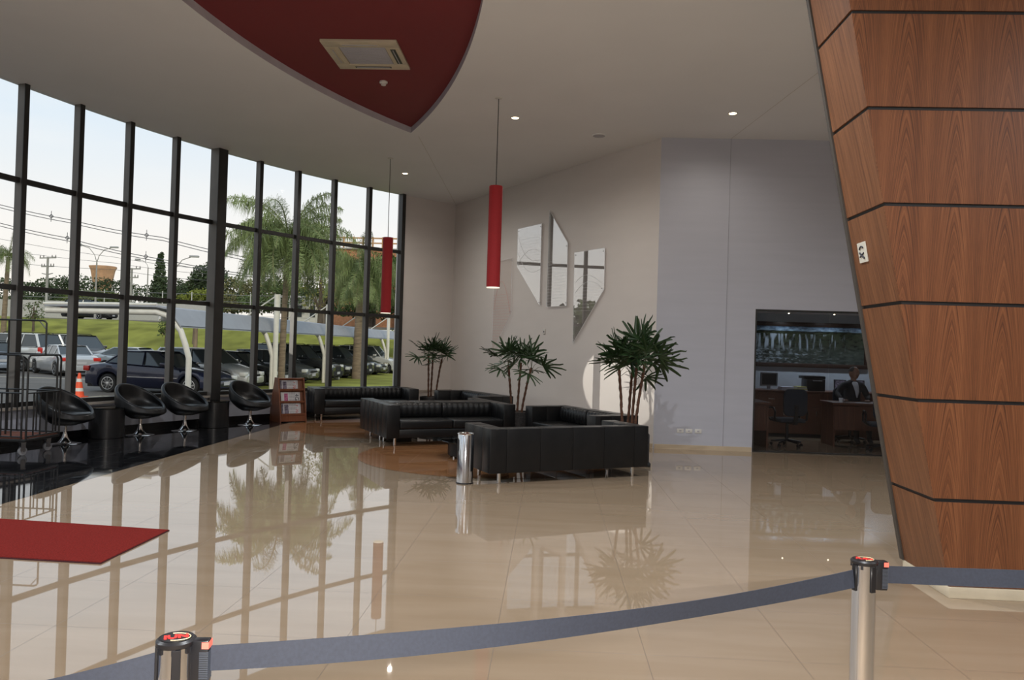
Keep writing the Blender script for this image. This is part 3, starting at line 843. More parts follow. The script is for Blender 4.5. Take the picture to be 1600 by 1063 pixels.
# ------------------------------------------------------------------ newspaper rack
ra = R(40)
rk = thing('newspaper_rack', 'wooden A shaped newspaper rack between tub chair and window sofa', 'rack', (-5.2, 14.96, 0), ra)
RW, RD, RH = 0.54, 0.58, 0.87
side = [(0.0, 0.0), (RD, 0.0), (RD - .02, 0.25), (RD - .07, 0.45), (RD - .155, 0.70), (RD - .21, RH), (0.19, RH), (0.13, 0.62), (0.05, 0.30)]
for x in (0, RW - .02):
    q = MB(); q.prism(side, 'X', x, x + 0.02); q.build('side_panel', rack_m, rk)
MB().box(.02, RW - .02, .195, RD - .215, RH - .03, RH - .01).build('top_panel', rack_m, rk)
MB().box(.02, RW - .02, .03, .045, 0.02, 0.13).build('plinth', rack_m, rk)
q = MB(); q.prism([(.085, .02), (.10, .02), (.27, RH - .03), (.255, RH - .03)], 'X', .02, RW - .02); q.build('back_panel', rack_m, rk)
tiers = ((0.13, 0.035), (0.375, 0.095), (0.61, 0.155))
for z, y in tiers:
    q = MB(); q.box(.02, RW - .02, y, y + .09, z, z + .012); q.box(.02, RW - .02, y, y + .012, z, z + .045); q.build('shelf', rack_m, rk)
def newspaper(z, y, w, h, kind, label):
    o = thing('newspaper', label, 'newspaper', (0, 0, 0), group='newspapers in the rack')
    o.matrix_world = Matrix.Translation((-5.2, 14.96, 0)) @ Matrix.Rotation(ra, 4, 'Z') @ Matrix.Translation((.055, y + .03, z + .014)) @ Matrix.Rotation(R(-13), 4, 'X')
    MB().box(0, w, 0, .012, 0, h, .002, 1).build('sheets', paper_m, o)
    q = MB()
    random.seed(int(z * 1000))
    for i in range(26):                       # columns of print (paper lies sideways)
        x = w * .42 + (i % 9) * .017; zz = .02 + (i // 9) * (h / 3)
        q.box(x, x + .006, -.0008, 0, zz, zz + h / 3 - .02)
    for i in range(9): q.box(w * .93, w * .955, -.0008, 0, .015 + i * h / 9.6, .015 + i * h / 9.6 + random.uniform(.008, .016))
    q.build('print', mat('grey_ink', (0.25, 0.25, 0.27), .8), o)
    q = MB(); q.box(w * .14 if kind != 1 else w * .17, w * .36, -.0012, 0, h * .10, h * .88); q.build('picture', photo_m if kind != 1 else pink_m, o)
    if kind != 1:
        q = MB(); q.box(0.004, w * .09, -.0012, 0, h * .04, h * .96); q.build('picture', photo_m, o)
    Mt = Matrix.Translation((w * .82, -.0014, h * .5)) @ Matrix.Rotation(PI / 2, 4, 'X') @ Matrix.Rotation(-PI / 2, 4, 'Z')
    if kind == 1: text('headline', '4G', .11, ink_m, o, Mt)
    else:
        Mt2 = Matrix.Translation((w * .78, -.0014, h * .34)) @ Matrix.Rotation(PI / 2, 4, 'X') @ Matrix.Rotation(-PI / 2, 4, 'Z')
        text('headline', '70', .075, mat('red_ink', (0.45, 0.06, 0.05), .8), o, Mt2)
        q = MB(); q.prism([(w * .73, h * .84), (w * .86, h * .80), (w * .82, h * .72), (w * .78, h * .78)], 'Y', -.0014, 0); q.build('emblem', mat('red_ink', (0.45, 0.06, 0.05), .8), o)
newspaper(0.61, .155, .36, .20, 0, 'newspaper with small red emblem on the top tier of the rack')
newspaper(0.375, .095, .39, .20, 1, 'newspaper with a large 4G headline on the middle tier of the rack')
newspaper(0.13, .035, .39, .235, 2, 'newspaper with red figures on the bottom tier of the rack')

# ------------------------------------------------------------------ potted lady palms
def fan(q, base, tip, size, rnd, n=8):
    """one palmate leaf: leaflets radiating from the petiole tip"""
    base, tip = Vector(base), Vector(tip)
    d = (tip - base).normalized()
    side_ = d.cross(Vector((0, 0, 1))); side_ = side_.normalized() if side_.length > .1 else Vector((1, 0, 0))
    up = side_.cross(d).normalized()
    tw = rnd.uniform(-.9, .9)
    s2 = side_ * math.cos(tw) + up * math.sin(tw); u2 = up * math.cos(tw) - side_ * math.sin(tw)
    for i in range(n):
        a_ = R(-82 + 164 * i / (n - 1) + rnd.uniform(-5, 5))
        L_ = size * (1 - .28 * abs(i - (n - 1) / 2) / (n / 2)) * rnd.uniform(.88, 1.08)
        v = (d * math.cos(a_) + s2 * math.sin(a_)).normalized()
        wv = (s2 * math.cos(a_) - d * math.sin(a_)).normalized()
        w = 0.019 * size / .36
        pts = []
        for s_, ww in ((0.0, .35), (.2, .9), (.5, 1.0), (.8, .85), (.97, .55), (1.0, .15)):
            c = tip + v * L_ * s_ + Vector((0, 0, -1)) * (0.10 * L_ * s_ * s_ * rnd.uniform(.7, 1.5)) + u2 * .0
            pts.append((c - wv * w * ww + u2 * w * .5 * ww, c, c + wv * w * ww + u2 * w * .5 * ww))
        q.grid([list(p) for p in pts], sm=False)
def lady_palm(label, x, y, pot_r, pot_h, stems, seed, lean, spread, size, nleaf, square=False):
    rnd = random.Random(seed)
    t = thing('potted_palm', label, 'potted plant', (x, y, 0), group='potted lady palms')
    if square:
        MB().box(-pot_r, pot_r, -pot_r, pot_r, 0.0, 0.05, .006).build('pot_base', blackp_m, t)
        MB().box(-pot_r + .02, pot_r - .02, -pot_r + .02, pot_r - .02, 0.05, pot_h, .02).build('pot', pot_m, t)
    else:
        MB().lathe([(pot_r * .8, 0), (pot_r * .86, 0.01), (pot_r, pot_h - .03), (pot_r, pot_h), (pot_r * .9, pot_h), (pot_r * .9, pot_h - .04)], 40).build('pot', pot_m, t)
    MB().lathe([(pot_r * .86, pot_h - .06), (pot_r * .6, pot_h - .02), (0.02, pot_h)], 24).build('soil', soil_m, t)
    fol = MB(); pet = MB()
    for (sx_, sy_, ht, tx, ty) in stems:
        q = MB(); n = 16
        pts = []; rs = []
        for i in range(n + 1):
            s_ = i / n
            pts.append((sx_ + tx * s_ ** 1.3 + rnd.uniform(-.003, .003), sy_ + ty * s_ ** 1.3, pot_h - .04 + (ht - pot_h + .04) * s_))
            rs.append(0.019 + (0.004 if i % 2 else -.002))
        q.tube(pts, rs, 8)
        for i in range(2, n, 2):                 # old leaf sheaths sticking out
            a_ = rnd.uniform(0, 6.28); p = Vector(pts[i])
            q.tube([p, p + Vector((math.cos(a_) * .03, math.sin(a_) * .03, .04))], [.006, .002], 5)
        q.build('stem', stem_m, t)
        top = Vector(pts[-1])
        for k in range(nleaf):
            f_ = k / nleaf
            a_ = k * 2.4 + rnd.uniform(-.3, .3)
            el = R(84 - 70 * f_ + rnd.uniform(-10, 10))
            L_ = spread * rnd.uniform(.6, 1.05) * (.75 + .35 * f_)
            start = top - Vector((0, 0, 0.16 * f_))
            v = Vector((math.cos(a_) * math.cos(el), math.sin(a_) * math.cos(el), math.sin(el)))
            mid = start + v * L_ * .55 + Vector((0, 0, .03))
            tip = start + v * L_ + Vector((0, 0, -.03 * f_))
            pet.tube([start, mid, tip], [.0045, .0035, .003], 5)
            fan(fol, mid, tip, size * rnd.uniform(.85, 1.1), rnd, rnd.choice((6, 7, 8)))
    fol.build('foliage', leaf_m, t); pet.build('petiole', petiole_m, t)
    return t
lady_palm('potted lady palm in the far corner, behind the far sofas', -2.60, 17.22, .26, .46, [(-.07, 0, 1.36, -.02, 0), (-.02, .05, 1.40, .02, .03), (.09, 0, 1.30, .12, 0)], 11, 0, .34, .36, 8)
lady_palm('potted lady palm in the middle, between two sofas at the slanted wall', -0.53, 13.78, .25, .48, [(-.12, 0, 1.30, -.08, 0), (-.02, .04, 1.34, .04, .04), (.06, -.05, 1.26, .15, -.05)], 23, 0, .36, .38, 8)
lady_palm('rightmost and tallest potted lady palm by the wall corner', 1.16, 11.22, .28, .46, [(-.10, .0, 1.36, -.07, 0), (-.02, .05, 1.30, .05, .06), (.07, -.04, 1.46, .12, -.04), (.03, .0, 1.50, .06, .02)], 5, 0, .38, .43, 9, True)

# ------------------------------------------------------------------ luggage trolley
lc = thing('luggage_trolley', 'black tubular luggage trolley with brown carpeted deck at the left edge', 'luggage trolley', (-6.75, 9.79, 0))
# local: x from 0 (right end) to -1.05, y from 0 (near side) to 0.70
LX, LY = -1.02, 0.70
q = MB(); q.box(LX, 0.01, -.01, LY + .01, .185, .225, .008); q.build('deck', cart_m, lc)
q = MB(); q.box(LX + .02, -.01, .01, LY - .01, .225, .238, .003); q.build('deck_carpet', deck_m, lc)
def gate(q, p0, p1, zlow=.255, zmid=.82, ztop=1.315, n=4, r=.013):
    p0, p1 = Vector(p0), Vector(p1); d_ = (p1 - p0); l = d_.length; d_ = d_ / l
    rr = .06
    pts = [p0 + Vector((0, 0, .2)), p0 + Vector((0, 0, ztop - rr))]
    for a_ in (30, 60, 90):
        pts.append(p0 + d_ * rr * (1 - math.cos(R(a_))) + Vector((0, 0, ztop - rr + rr * math.sin(R(a_)))))
    for a_ in (90, 60, 30, 0):
        pts.append(p1 - d_ * rr * (1 - math.cos(R(a_))) + Vector((0, 0, ztop - rr + rr * math.sin(R(a_)))))
    pts.append(p1 + Vector((0, 0, .2)))
    q.tube(pts, r, 10)
    for z in (zlow, zmid): q.tube([p0 + Vector((0, 0, z)), p1 + Vector((0, 0, z))], r * .8, 8)
    for i in range(1, n):
        p = p0 + d_ * l * i / n
        q.tube([p + Vector((0, 0, zlow)), p + Vector((0, 0, zmid))], r * .75, 8)
for a_, b, n in (((0, .02, 0), (0, LY, 0), 5), ((-.05, 0, 0), (LX, 0, 0), 7), ((-.05, LY, 0), (LX, LY, 0), 7), ((LX, .02, 0), (LX, LY - .02, 0), 5)):
    q = MB(); gate(q, a_, b, n=n); q.build('side_rail', cart_m, lc)
q = MB(); ym = .36
q.tube([(0, ym, 1.31), (0, ym, 1.74), (-.02, ym, 1.765), (-.05, ym, 1.775), (LX + .05, ym, 1.775), (LX + .02, ym, 1.765), (LX, ym, 1.74), (LX, ym, 1.31)], .012, 10)
q.tube([(0, ym, 1.66), (-.10, ym, 1.77)], .007, 6); q.tube([(LX, ym, 1.66), (LX + .10, ym, 1.77)], .007, 6)
q.tube([(-.52, ym, 1.77), (-.52, ym, 0.24)], .012, 8)
q.build('hanging_rail', cart_m, lc)
for i, (x, y) in enumerate(((-.09, .09), (-.09, .60), (LX + .09, .09), (LX + .09, .60), (-.27, .02))):
    if i == 4: continue
    o = MB().lathe([(.02, -.016), (.052, -.017), (.058, -.012), (.058, .012), (.052, .017), (.02, .016)], 28, M=Matrix.Translation((x, y, .058)) @ Matrix.Rotation(R(65), 4, 'Z') @ Matrix.Rotation(PI / 2, 4, 'X')).build('wheel', rubber_m, lc)
    Mz = Matrix.Translation((x, y, 0)) @ Matrix.Rotation(R(65), 4, 'Z')
    q = MB(); q.box(-.03, .03, -.026, -.022, .058, .17, M=Mz); q.box(-.03, .03, .022, .026, .058, .17, M=Mz); q.box(-.035, .035, -.03, .03, .165, .186, M=Mz)
    q.tube([Mz @ Vector((0, -.03, .058)), Mz @ Vector((0, .03, .058))], .008, 8)
    q.build('caster_fork', steel_m, lc)

# ------------------------------------------------------------------ red carpet
q = MB(); cp = [(-3.105, 6.341), (-3.10, 5.337), (-6.2, 5.46), (-6.2, 6.62)]
ct = thing('red_carpet', 'red entrance carpet lying on the pale floor at left', 'carpet', (-3.1, 5.84, 0))
P = [(x + 3.1, y - 5.84) for x, y in cp]
MB().prism(P, 'Z', 0.0, 0.008).build('hem', hem_m, ct)
q = MB(); q.prism([(x * .994 - .004, y * .982) for x, y in P], 'Z', 0.008, 0.0125); q.build('pile', carpet_m, ct)

# ------------------------------------------------------------------ belt barriers
def stanchion(label, x, y, ang):
    t = thing('barrier_post', label, 'barrier post', (x, y, 0), ang, 'belt barrier posts')
    MB().lathe([(0.0315, 0.012), (0.0315, 0.965), (0.0315, 1.04)], 40).build('post', steel_m, t)
    MB().lathe([(0.165, 0), (0.17, 0.004), (0.16, 0.014), (0.06, 0.03), (0.034, 0.034)], 48).build('base', steel_m, t)
    q = MB(); q.lathe([(0.0335, 1.036), (0.0355, 1.039), (0.0355, 1.045), (0.031, 1.049), (0.027, 1.0485)], 40)
    for k in range(8):
        a_ = k * PI / 4 + .2
        q.box(-.0035, .0035, .031, .0345, 1.026, 1.038, M=Matrix.Rotation(a_, 4, 'Z'))
    cap = q.build('cap', blackpl_m, t)
    q = MB(); q.lathe([(0.0275, 1.0487), (0.0275, 1.0495), (0.001, 1.0496)], 40); q.build('badge', blackpl_m, cap)
    q = MB(); q.tube([(0.0255 * math.cos(k * PI / 20), 0.0185 * math.sin(k * PI / 20), 1.0498) for k in range(-11, 14)], .0008, 5); q.build('badge_line', cream_m, cap)
    text('badge_letters', 'IUN', .023, redpl_m, cap, Matrix.Translation((0, 0, 1.0498)) @ Matrix.Rotation(math.atan2(-x, y) - ang, 4, 'Z') @ Matrix.Scale(1.1, 4, (1, 0, 0)), off=.0011)
    # receiving slots on four sides
    for k in (1, 2):
        q = MB(); q.box(-.008, .008, .0305, .0355, .965, 1.036, .001, 1, M=Matrix.Rotation(k * PI / 2 + .35, 4, 'Z')); q.build('slot', blackpl_m, t)
    # belt cassette on the +X side
    q = MB(); q.box(.029, .062, -.011, .011, .966, 1.046, .003, 2); q.build('cassette', blackpl_m, t)
    q = MB()
    for k in range(16): q.box(.046, .0625, -.0116, .0116, .972 + k * .0034, .9738 + k * .0034)
    q.build('grip', mat('grip_grey', (.05, .06, .08), .5), t)
    MB().box(.050, .0628, -.0118, .0118, 1.031, 1.043).build('label', coral_m, t)
    return t
def belt(label, p0, p1, sag, h=.047):
    p0, p1 = Vector(p0), Vector(p1); n = 40
    d_ = (p1 - p0); nrm = Vector((-d_.y, d_.x, 0)).normalized() * .0009
    rows = [[], [], [], []]
    for i in range(n + 1):
        s_ = i / n; c = p0.lerp(p1, s_) - Vector((0, 0, sag * 4 * s_ * (1 - s_)))
        tw = nrm + Vector((0, 0, 0)); roll_ = 0.006 * math.sin(s_ * 7)
        rv = Vector((-d_.y, d_.x, 0)).normalized() * roll_
        rows[0].append(c - nrm + rv + Vector((0, 0, h / 2))); rows[1].append(c + nrm + rv + Vector((0, 0, h / 2)))
        rows[2].append(c + nrm - rv - Vector((0, 0, h / 2))); rows[3].append(c - nrm - rv - Vector((0, 0, h / 2)))
    q = MB(); q.grid([list(r_) for r_ in zip(*rows)], closed=True, sm=False)
    o = q.build('barrier_belt', belt_m)
    return tag(o, label, 'belt', 'barrier belts')
PN = (-0.678, 1.425); PF = (0.886, 2.215)
an = math.atan2(PF[1] - PN[1], PF[0] - PN[0])
stanchion('nearer polished belt post at bottom left, red and black round cap', *PN, an * .25)
stanchion('farther polished belt post in front of the wooden column', *PF, 0.05)
PL = (-1.95, 1.05); PR = (2.4, 2.30)
stanchion('belt post beyond the left edge, holding the end of a belt', *PL, .3)
stanchion('belt post beyond the right edge, holding the end of a belt', *PR, 0)
belt('long blue grey belt strung between the two visible posts', (PN[0] + .06, PN[1] + .012, 1.008), (PF[0] - .030, PF[1] - .012, 0.997), .030)
belt('blue grey belt running right from the farther post past the column', (PF[0] + .062, PF[1] + .003, 1.008), (PR[0] - .03, PR[1], 1.01), .004)
belt('blue grey belt sloping down left from the nearer post', (PL[0] + .03, PL[1] + .01, 1.0), (PN[0] - .033, PN[1] - .01, 0.998), .075)

# ------------------------------------------------------------------ inside the office
pc = thing('framed_picture', 'wide framed panorama of waterfalls on the office wall', 'picture', (4.0, 16.4, 1.37))
pw, ph = 2.53, .93
q = MB(); q.box(0, pw, -.04, 0, 0, .085, .004); q.box(0, pw, -.04, 0, ph - .085, ph, .004); q.box(0, .085, -.04, 0, .085, ph - .085, .004); q.box(pw - .085, pw, -.04, 0, .085, ph - .085, .004)
q.build('frame', mat('dark_wood_frame', (0.035, 0.018, 0.012), .4), pc)
pm = bpy.data.materials.new('waterfall_photo'); pm.use_nodes = True
t_ = pm.node_tree; b = t_.nodes['Principled BSDF']; b.inputs['Roughness'].default_value = .25
tcn = t_.nodes.new('ShaderNodeTexCoord'); sp2 = t_.nodes.new('ShaderNodeSeparateXYZ'); t_.links.new(tcn.outputs['Object'], sp2.inputs[0])
r1 = t_.nodes.new('ShaderNodeValToRGB'); e = r1.color_ramp.elements
e[0].position = 0; e[0].color = (.05, .06, .06, 1); e[1].position = 1; e[1].color = (.05, .12, .28, 1)
for p, c in ((.28, (.045, .055, .05, 1)), (.5, (.024, .028, .020, 1)), (.76, (.020, .026, .014, 1)), (.80, (.012, .018, .014, 1)), (.815, (.22, .30, .42, 1))):
    k = e.new(p); k.color = c
nz = t_.nodes.new('ShaderNodeTexNoise'); nz.inputs['Scale'].default_value = 2.5; nz.inputs['Detail'].default_value = 6
mz = t_.nodes.new('ShaderNodeMath'); mz.operation = 'MULTIPLY_ADD'; mz.inputs[1].default_value = .06
ad = t_.nodes.new('ShaderNodeMath'); ad.operation = 'SUBTRACT'; ad.inputs[1].default_value = .03
t_.links.new(nz.outputs[0], mz.inputs[0]); t_.links.new(tcn.outputs['Object'], nz.inputs['Vector'])
sc_ = t_.nodes.new('ShaderNodeMath'); sc_.operation = 'DIVIDE'; sc_.inputs[1].default_value = ph; t_.links.new(sp2.outputs['Z'], sc_.inputs[0])
t_.links.new(sc_.outputs[0], mz.inputs[2]); t_.links.new(mz.outputs[0], ad.inputs[0]); t_.links.new(ad.outputs[0], r1.inputs[0])
nm2 = t_.nodes.new('ShaderNodeMapping'); nm2.inputs['Scale'].default_value = (9.0, 1, 1.5); t_.links.new(tcn.outputs['Object'], nm2.inputs[0])
n3 = t_.nodes.new('ShaderNodeTexNoise'); n3.inputs['Scale'].default_value = 1.6; n3.inputs['Detail'].default_value = 7; t_.links.new(nm2.outputs[0], n3.inputs['Vector'])
r3 = t_.nodes.new('ShaderNodeValToRGB'); r3.color_ramp.elements[0].position = .60; r3.color_ramp.elements[0].color = (0, 0, 0, 1); r3.color_ramp.elements[1].position = .68; r3.color_ramp.elements[1].color = (1, 1, 1, 1)
t_.links.new(n3.outputs[0], r3.inputs[0])
bl = t_.nodes.new('ShaderNodeMath'); bl.operation = 'LESS_THAN'; bl.inputs[1].default_value = .74 * ph; t_.links.new(sp2.outputs['Z'], bl.inputs[0])
def _m(op, a, b_=None, c_=None):
    qn = t_.nodes.new('ShaderNodeMath'); qn.operation = op; qn.use_clamp = op == 'MULTIPLY_ADD'
    for i_, v_ in enumerate((a, b_, c_)):
        if v_ is None: continue
        if isinstance(v_, (int, float)): qn.inputs[i_].default_value = v_
        else: t_.links.new(v_, qn.inputs[i_])
    return qn.outputs[0]
# falls: vertical streaks between the horizon and mid height, denser on the left
leftness = _m('MULTIPLY_ADD', sp2.outputs['X'], -.07, .16)
streak = _m('MULTIPLY_ADD', _m('ADD', _m('ADD', n3.outputs[0], leftness), -.60), 9.0, 0.0)
upper = _m('MULTIPLY_ADD', sp2.outputs['Z'], 9.0, -2.9)
# rocks and foam: broad horizontal blotches in the lower third
nm4 = t_.nodes.new('ShaderNodeMapping'); nm4.inputs['Scale'].default_value = (3.5, 1, 9); t_.links.new(tcn.outputs['Object'], nm4.inputs[0])
n4 = t_.nodes.new('ShaderNodeTexNoise'); n4.inputs['Scale'].default_value = 2.2; n4.inputs['Detail'].default_value = 9; n4.inputs['Roughness'].default_value = .7; t_.links.new(nm4.outputs[0], n4.inputs['Vector'])
foam = _m('MULTIPLY_ADD', _m('ADD', _m('ADD', n4.outputs[0], leftness), -.61), 8.0, 0.0)
lower = _m('MULTIPLY_ADD', sp2.outputs['Z'], -8.0, 3.6)
ml = t_.nodes.new('ShaderNodeMath'); ml.operation = 'MULTIPLY'; ml.use_clamp = True; t_.links.new(bl.outputs[0], ml.inputs[0])
t_.links.new(_m('MAXIMUM', _m('MULTIPLY', streak, upper), _m('MULTIPLY', foam, lower)), ml.inputs[1])
mf = t_.nodes.new('ShaderNodeMixRGB'); mf.inputs['Color2'].default_value = (.25, .29, .33, 1); t_.links.new(ml.outputs[0], mf.inputs['Fac']); mot = t_.nodes.new('ShaderNodeMixRGB'); mot.blend_type = 'MULTIPLY'; mot.inputs['Fac'].default_value = .85
mr4 = t_.nodes.new('ShaderNodeValToRGB'); mr4.color_ramp.elements[0].position = .38; mr4.color_ramp.elements[0].color = (.18, .2, .2, 1); mr4.color_ramp.elements[1].position = .66; mr4.color_ramp.elements[1].color = (1.7, 1.75, 1.5, 1)
t_.links.new(n4.outputs[0], mr4.inputs[0]); t_.links.new(r1.outputs[0], mot.inputs['Color1']); t_.links.new(mr4.outputs[0], mot.inputs['Color2']); t_.links.new(mot.outputs[0], mf.inputs['Color1']); t_.links.new(mf.outputs[0], b.inputs['Base Color'])
q = MB(); q.box(.08, pw - .08, -.02, -.015, .08, ph - .08); q.build('photograph', pm, pc)
cb = thing('office_cabinet', 'long low walnut cabinet against the office wall under the picture', 'cabinet', (3.45, 15.72, 0))
MB().box(0, 2.55, .02, .66, .06, .88, .003, 1).build('body', office_wood, cb)
MB().box(-.01, 2.57, -.01, .67, .88, .915, .003, 1).build('top', office_wood, cb)
MB().box(.02, 2.53, .05, .62, 0, .06).build('plinth', blackp_m, cb)
for i in range(4):
    x0 = .01 + i * .635
    o = MB().box(x0, x0 + .62, 0, .02, .60, .87, .002, 1).build('drawer', office_wood, cb)
    MB().box(x0 + .25, x0 + .37, -.02, 0, .735, .75, .003, 1).build('handle', chrome_m, o)
    o = MB().box(x0, x0 + .62, 0, .02, .07, .59, .002, 1).build('door', office_wood, cb)
    MB().box(x0 + .55, x0 + .565, -.02, 0, .42, .52, .003, 1).build('handle', chrome_m, o)
mo = thing('computer_monitor', 'grey framed flat monitor on the left of the office cabinet', 'monitor', (4.41, 15.95, .915), R(4))
q = MB(); q.box(-.17, .17, -.02, .02, .07, .095); q.box(-.17, .17, -.02, .02, .315, .34); q.box(-.17, -.145, -.02, .02, .095, .315); q.box(.145, .17, -.02, .02, .095, .315); q.box(-.15, .15, -.01, .03, .09, .32)
q.build('casing', mat('grey_casing', (.22, .23, .25), .5), mo)
MB().box(-.145, .145, -.014, -.011, .095, .315).build('screen', dark_m, mo)
q = MB(); q.box(-.03, .03, -.01, .02, .01, .08); q.box(-.11, .11, -.07, .07, 0, .012, .004); q.build('stand', mat('grey_casing', (.22, .23, .25), .5), mo)
tw = thing('computer_tower', 'black computer tower at the left end of the office cabinet', 'computer', (4.02, 15.85, .915))
MB().box(-.09, .09, -.04, .36, 0, .40, .006).build('case', blackpl_m, tw)
q = MB()
for k in range(4): q.box(-.07, .07, -.045, -.04, .12 + k * .07, .165 + k * .07)
q.build('drive_bays', mat('grey_bay', (.06, .06, .065), .5), tw)
for x, z, w, h, c, lb, nm in ((4.72, .915, .26, .07, (.42, .42, .50), 'stack of lilac paper folders on the cabinet beside the monitor', 'paper_stack'), (5.0, .915, .22, .085, (.55, .53, .20), 'stack of papers with a yellow folder left of the printer', 'paper_stack')):
    o = thing(nm, lb, 'papers', (x, 15.86, z), R(6), 'papers on the office cabinet')
    for k in range(4):
        MB().box(-w / 2 + k * .004, w / 2 - k * .006, -.11, .11 - k * .01, h * k / 4 + .001, h * (k + 1) / 4, .001, 1).build('folder', mat('folder_%d_%d' % (int(x * 10), k % 2), c if (k % 2 == 1) else (.5, .5, .52), .7), o)
pr = thing('printer', 'black office printer on the right of the cabinet', 'printer', (5.28, 15.95, .915))
MB().box(-.17, .20, -.14, .18, 0, .24, .012).build('body', blackpl_m, pr)
MB().box(-.23, .20, -.15, .19, .245, .30, .012).build('lid', blackpl_m, pr)
MB().box(-.05, .12, -.20, -.13, .20, .215).build('paper_tray', greyv_m, pr)
for x, lb in ((5.86, 'small black picture stand on the cabinet left of the seated man'), (6.22, 'small dark picture stand on the cabinet right of the seated man')):
    o = thing('photo_frame', lb, 'photo frame', (x, 16.05, .915), R(-8))
    MB().box(-.12, .12, 0, .02, 0, .24, .003, M=Matrix.Rotation(R(-10), 4, 'X')).build('frame', blackpl_m, o)
    MB().box(-.10, .10, -.003, .0, .02, .22, M=Matrix.Rotation(R(-10), 4, 'X')).build('photo', photo_m, o)
c2 = thing('office_cabinet', 'low walnut cabinet behind the seated man, partly hidden', 'cabinet', (6.10, 15.72, 0))
MB().box(0, 1.6, .02, .66, .0, .88, .003, 1).build('body', office_wood, c2)
MB().box(-.01, 1.61, -.01, .67, .88, .915, .003, 1).build('top', office_wood, c2)
# desks
def desk(label, x, y, w, d_, rz=0):
    t = thing('office_desk', label, 'desk', (x, y, 0), rz, 'office desks')
    MB().box(0, w, 0, d_, .755, .79, .003, 1).build('desk_top', office_wood, t)
    for a_ in (0.03, w - .06): MB().box(a_, a_ + .03, .04, d_ - .04, 0, .755).build('side_panel', office_wood, t)
    MB().box(.06, w - .06, .06, .08, .30, .755).build('modesty_panel', office_wood, t)
    return t
desk('walnut desk where the man in the dark jacket sits', 5.08, 14.25, 1.7, .70)
desk('walnut desk at the left edge of the office, mostly hidden by the frame', 3.32, 13.62, .50, 1.3)
def office_chair(label, x, y, rz):
    t = thing('office_chair', label, 'office chair', (x, y, 0), rz, 'black office chairs')
    fab = mat('dark_blue_fabric', (.022, .026, .034), .9)
    MB().box(-.24, .24, -.23, .24, .43, .50, .03, 3).build('seat', fab, t)
    hw_, hh_, rr2 = .215, .235, .10
    pl = []
    for cx_, cz_, a0_ in ((hw_ - rr2, hh_ - rr2, 0), (-hw_ + rr2, hh_ - rr2, 90), (-hw_ + rr2, -hh_ + rr2, 180), (hw_ - rr2, -hh_ + rr2, 270)):
        for k in range(7):
            pl.append((cx_ + rr2 * math.cos(R(a0_ + k * 15)), .79 + cz_ + rr2 * math.sin(R(a0_ + k * 15))))
    q = MB(); q.prism(pl, 'Y', -.305, -.245, bev=.018); q.build('backrest', fab, t)
    q = MB(); q.box(-.03, .03, -.33, -.29, .42, .75); q.box(-.03, .03, -.32, .0, .405, .43); q.tube([(0, 0, .43), (0, 0, .10)], .028, 12); q.build('column', blackpl_m, t)
    for s in (-1, 1):
        q = MB(); q.tube([(s * .24, .12, .45), (s * .30, .14, .50), (s * .30, .15, .62), (s * .30, .10, .68), (s * .30, -.08, .68), (s * .30, -.14, .62), (s * .30, -.12, .48), (s * .24, -.08, .45)], .018, 8); q.build('armrest', blackpl_m, t)
    for k in range(5):
        a_ = k * 2 * PI / 5
        MB().tube([(0, 0, .11), (.27 * math.cos(a_), .27 * math.sin(a_), .075)], [.025, .016], 8).build('base_arm', blackpl_m, t)
        MB().lathe([(.012, -.02), (.028, -.02), (.028, .02), (.012, .02)], 16, M=Matrix.Translation((.27 * math.cos(a_), .27 * math.sin(a_), .0285)) @ Matrix.Rotation(PI / 2, 4, 'X')).build('caster', blackpl_m, t)
    return t
office_chair('dark office chair with its back to the glass, left side of the office', 4.24, 14.10, R(10))
office_chair('dark office chair with looped armrest in front of the desk, beside the column', 5.78, 13.80, R(-12))
mg = thing('coffee_cup', 'small white cup on the desk in front of the man', 'cup', (5.28, 14.42, .79))
MB().lathe([(.022, 0), (.03, .005), (.038, .08), (.035, .08), (.027, .01), (.002, .01)], 24).build('cup_body', mat('white_china', (.75, .75, .75), .3), mg)
MB().tube([(.034, 0, .06), (.058, 0, .06), (.06, 0, .03), (.032, 0, .02)], .005, 8).build('handle', mat('white_china', (.75, .75, .75), .3), mg)
o = thing('paper_sheets', 'loose white papers spread on the desk before the man', 'papers', (5.2, 14.40, .7905))
for k, (x, y, a_) in enumerate(((-.02, -.02, 8), (.45, .03, -14))): MB().box(-.10, .10, -.07, .07, k * .0, .004, M=Matrix.Translation((x, y, 0)) @ Matrix.Rotation(R(a_), 4, 'Z')).build('sheet', paper_m, o)

# seated man behind the desk
mp_ = thing('person', 'seated man in dark jacket and white shirt behind the office desk, head turned', 'person', (5.72, 15.10, 0), R(186))
skin_c = mat('skin', (.30, .155, .10), .55); suit = mat('dark_suit', (.012, .012, .014), .85); shirt = mat('white_shirt', (.55, .56, .58), .8)
def skinned(name, verts, edges, radii, m, parent, root=0, sub=2):
    bm = bmesh.new(); ly = bm.verts.layers.skin.verify()
    V = [bm.verts.new(v) for v in verts]
    for a_, b_ in edges: bm.edges.new((V[a_], V[b_]))
    for v, r_ in zip(V, radii):
        r2 = r_ if isinstance(r_, tuple) else (r_, r_)
        v[ly].radius = r2
    V[root][ly].use_root = True
    me = bpy.data.meshes.new(name); bm.to_mesh(me); bm.free(); me.materials.append(m)
    o = bpy.data.objects.new(name, me); C.objects.link(o); o.parent = parent
    s = o.modifiers.new('skin', 'SKIN'); s.use_smooth_shade = True
    u = o.modifiers.new('sub', 'SUBSURF'); u.levels = sub; u.render_levels = sub
    return o
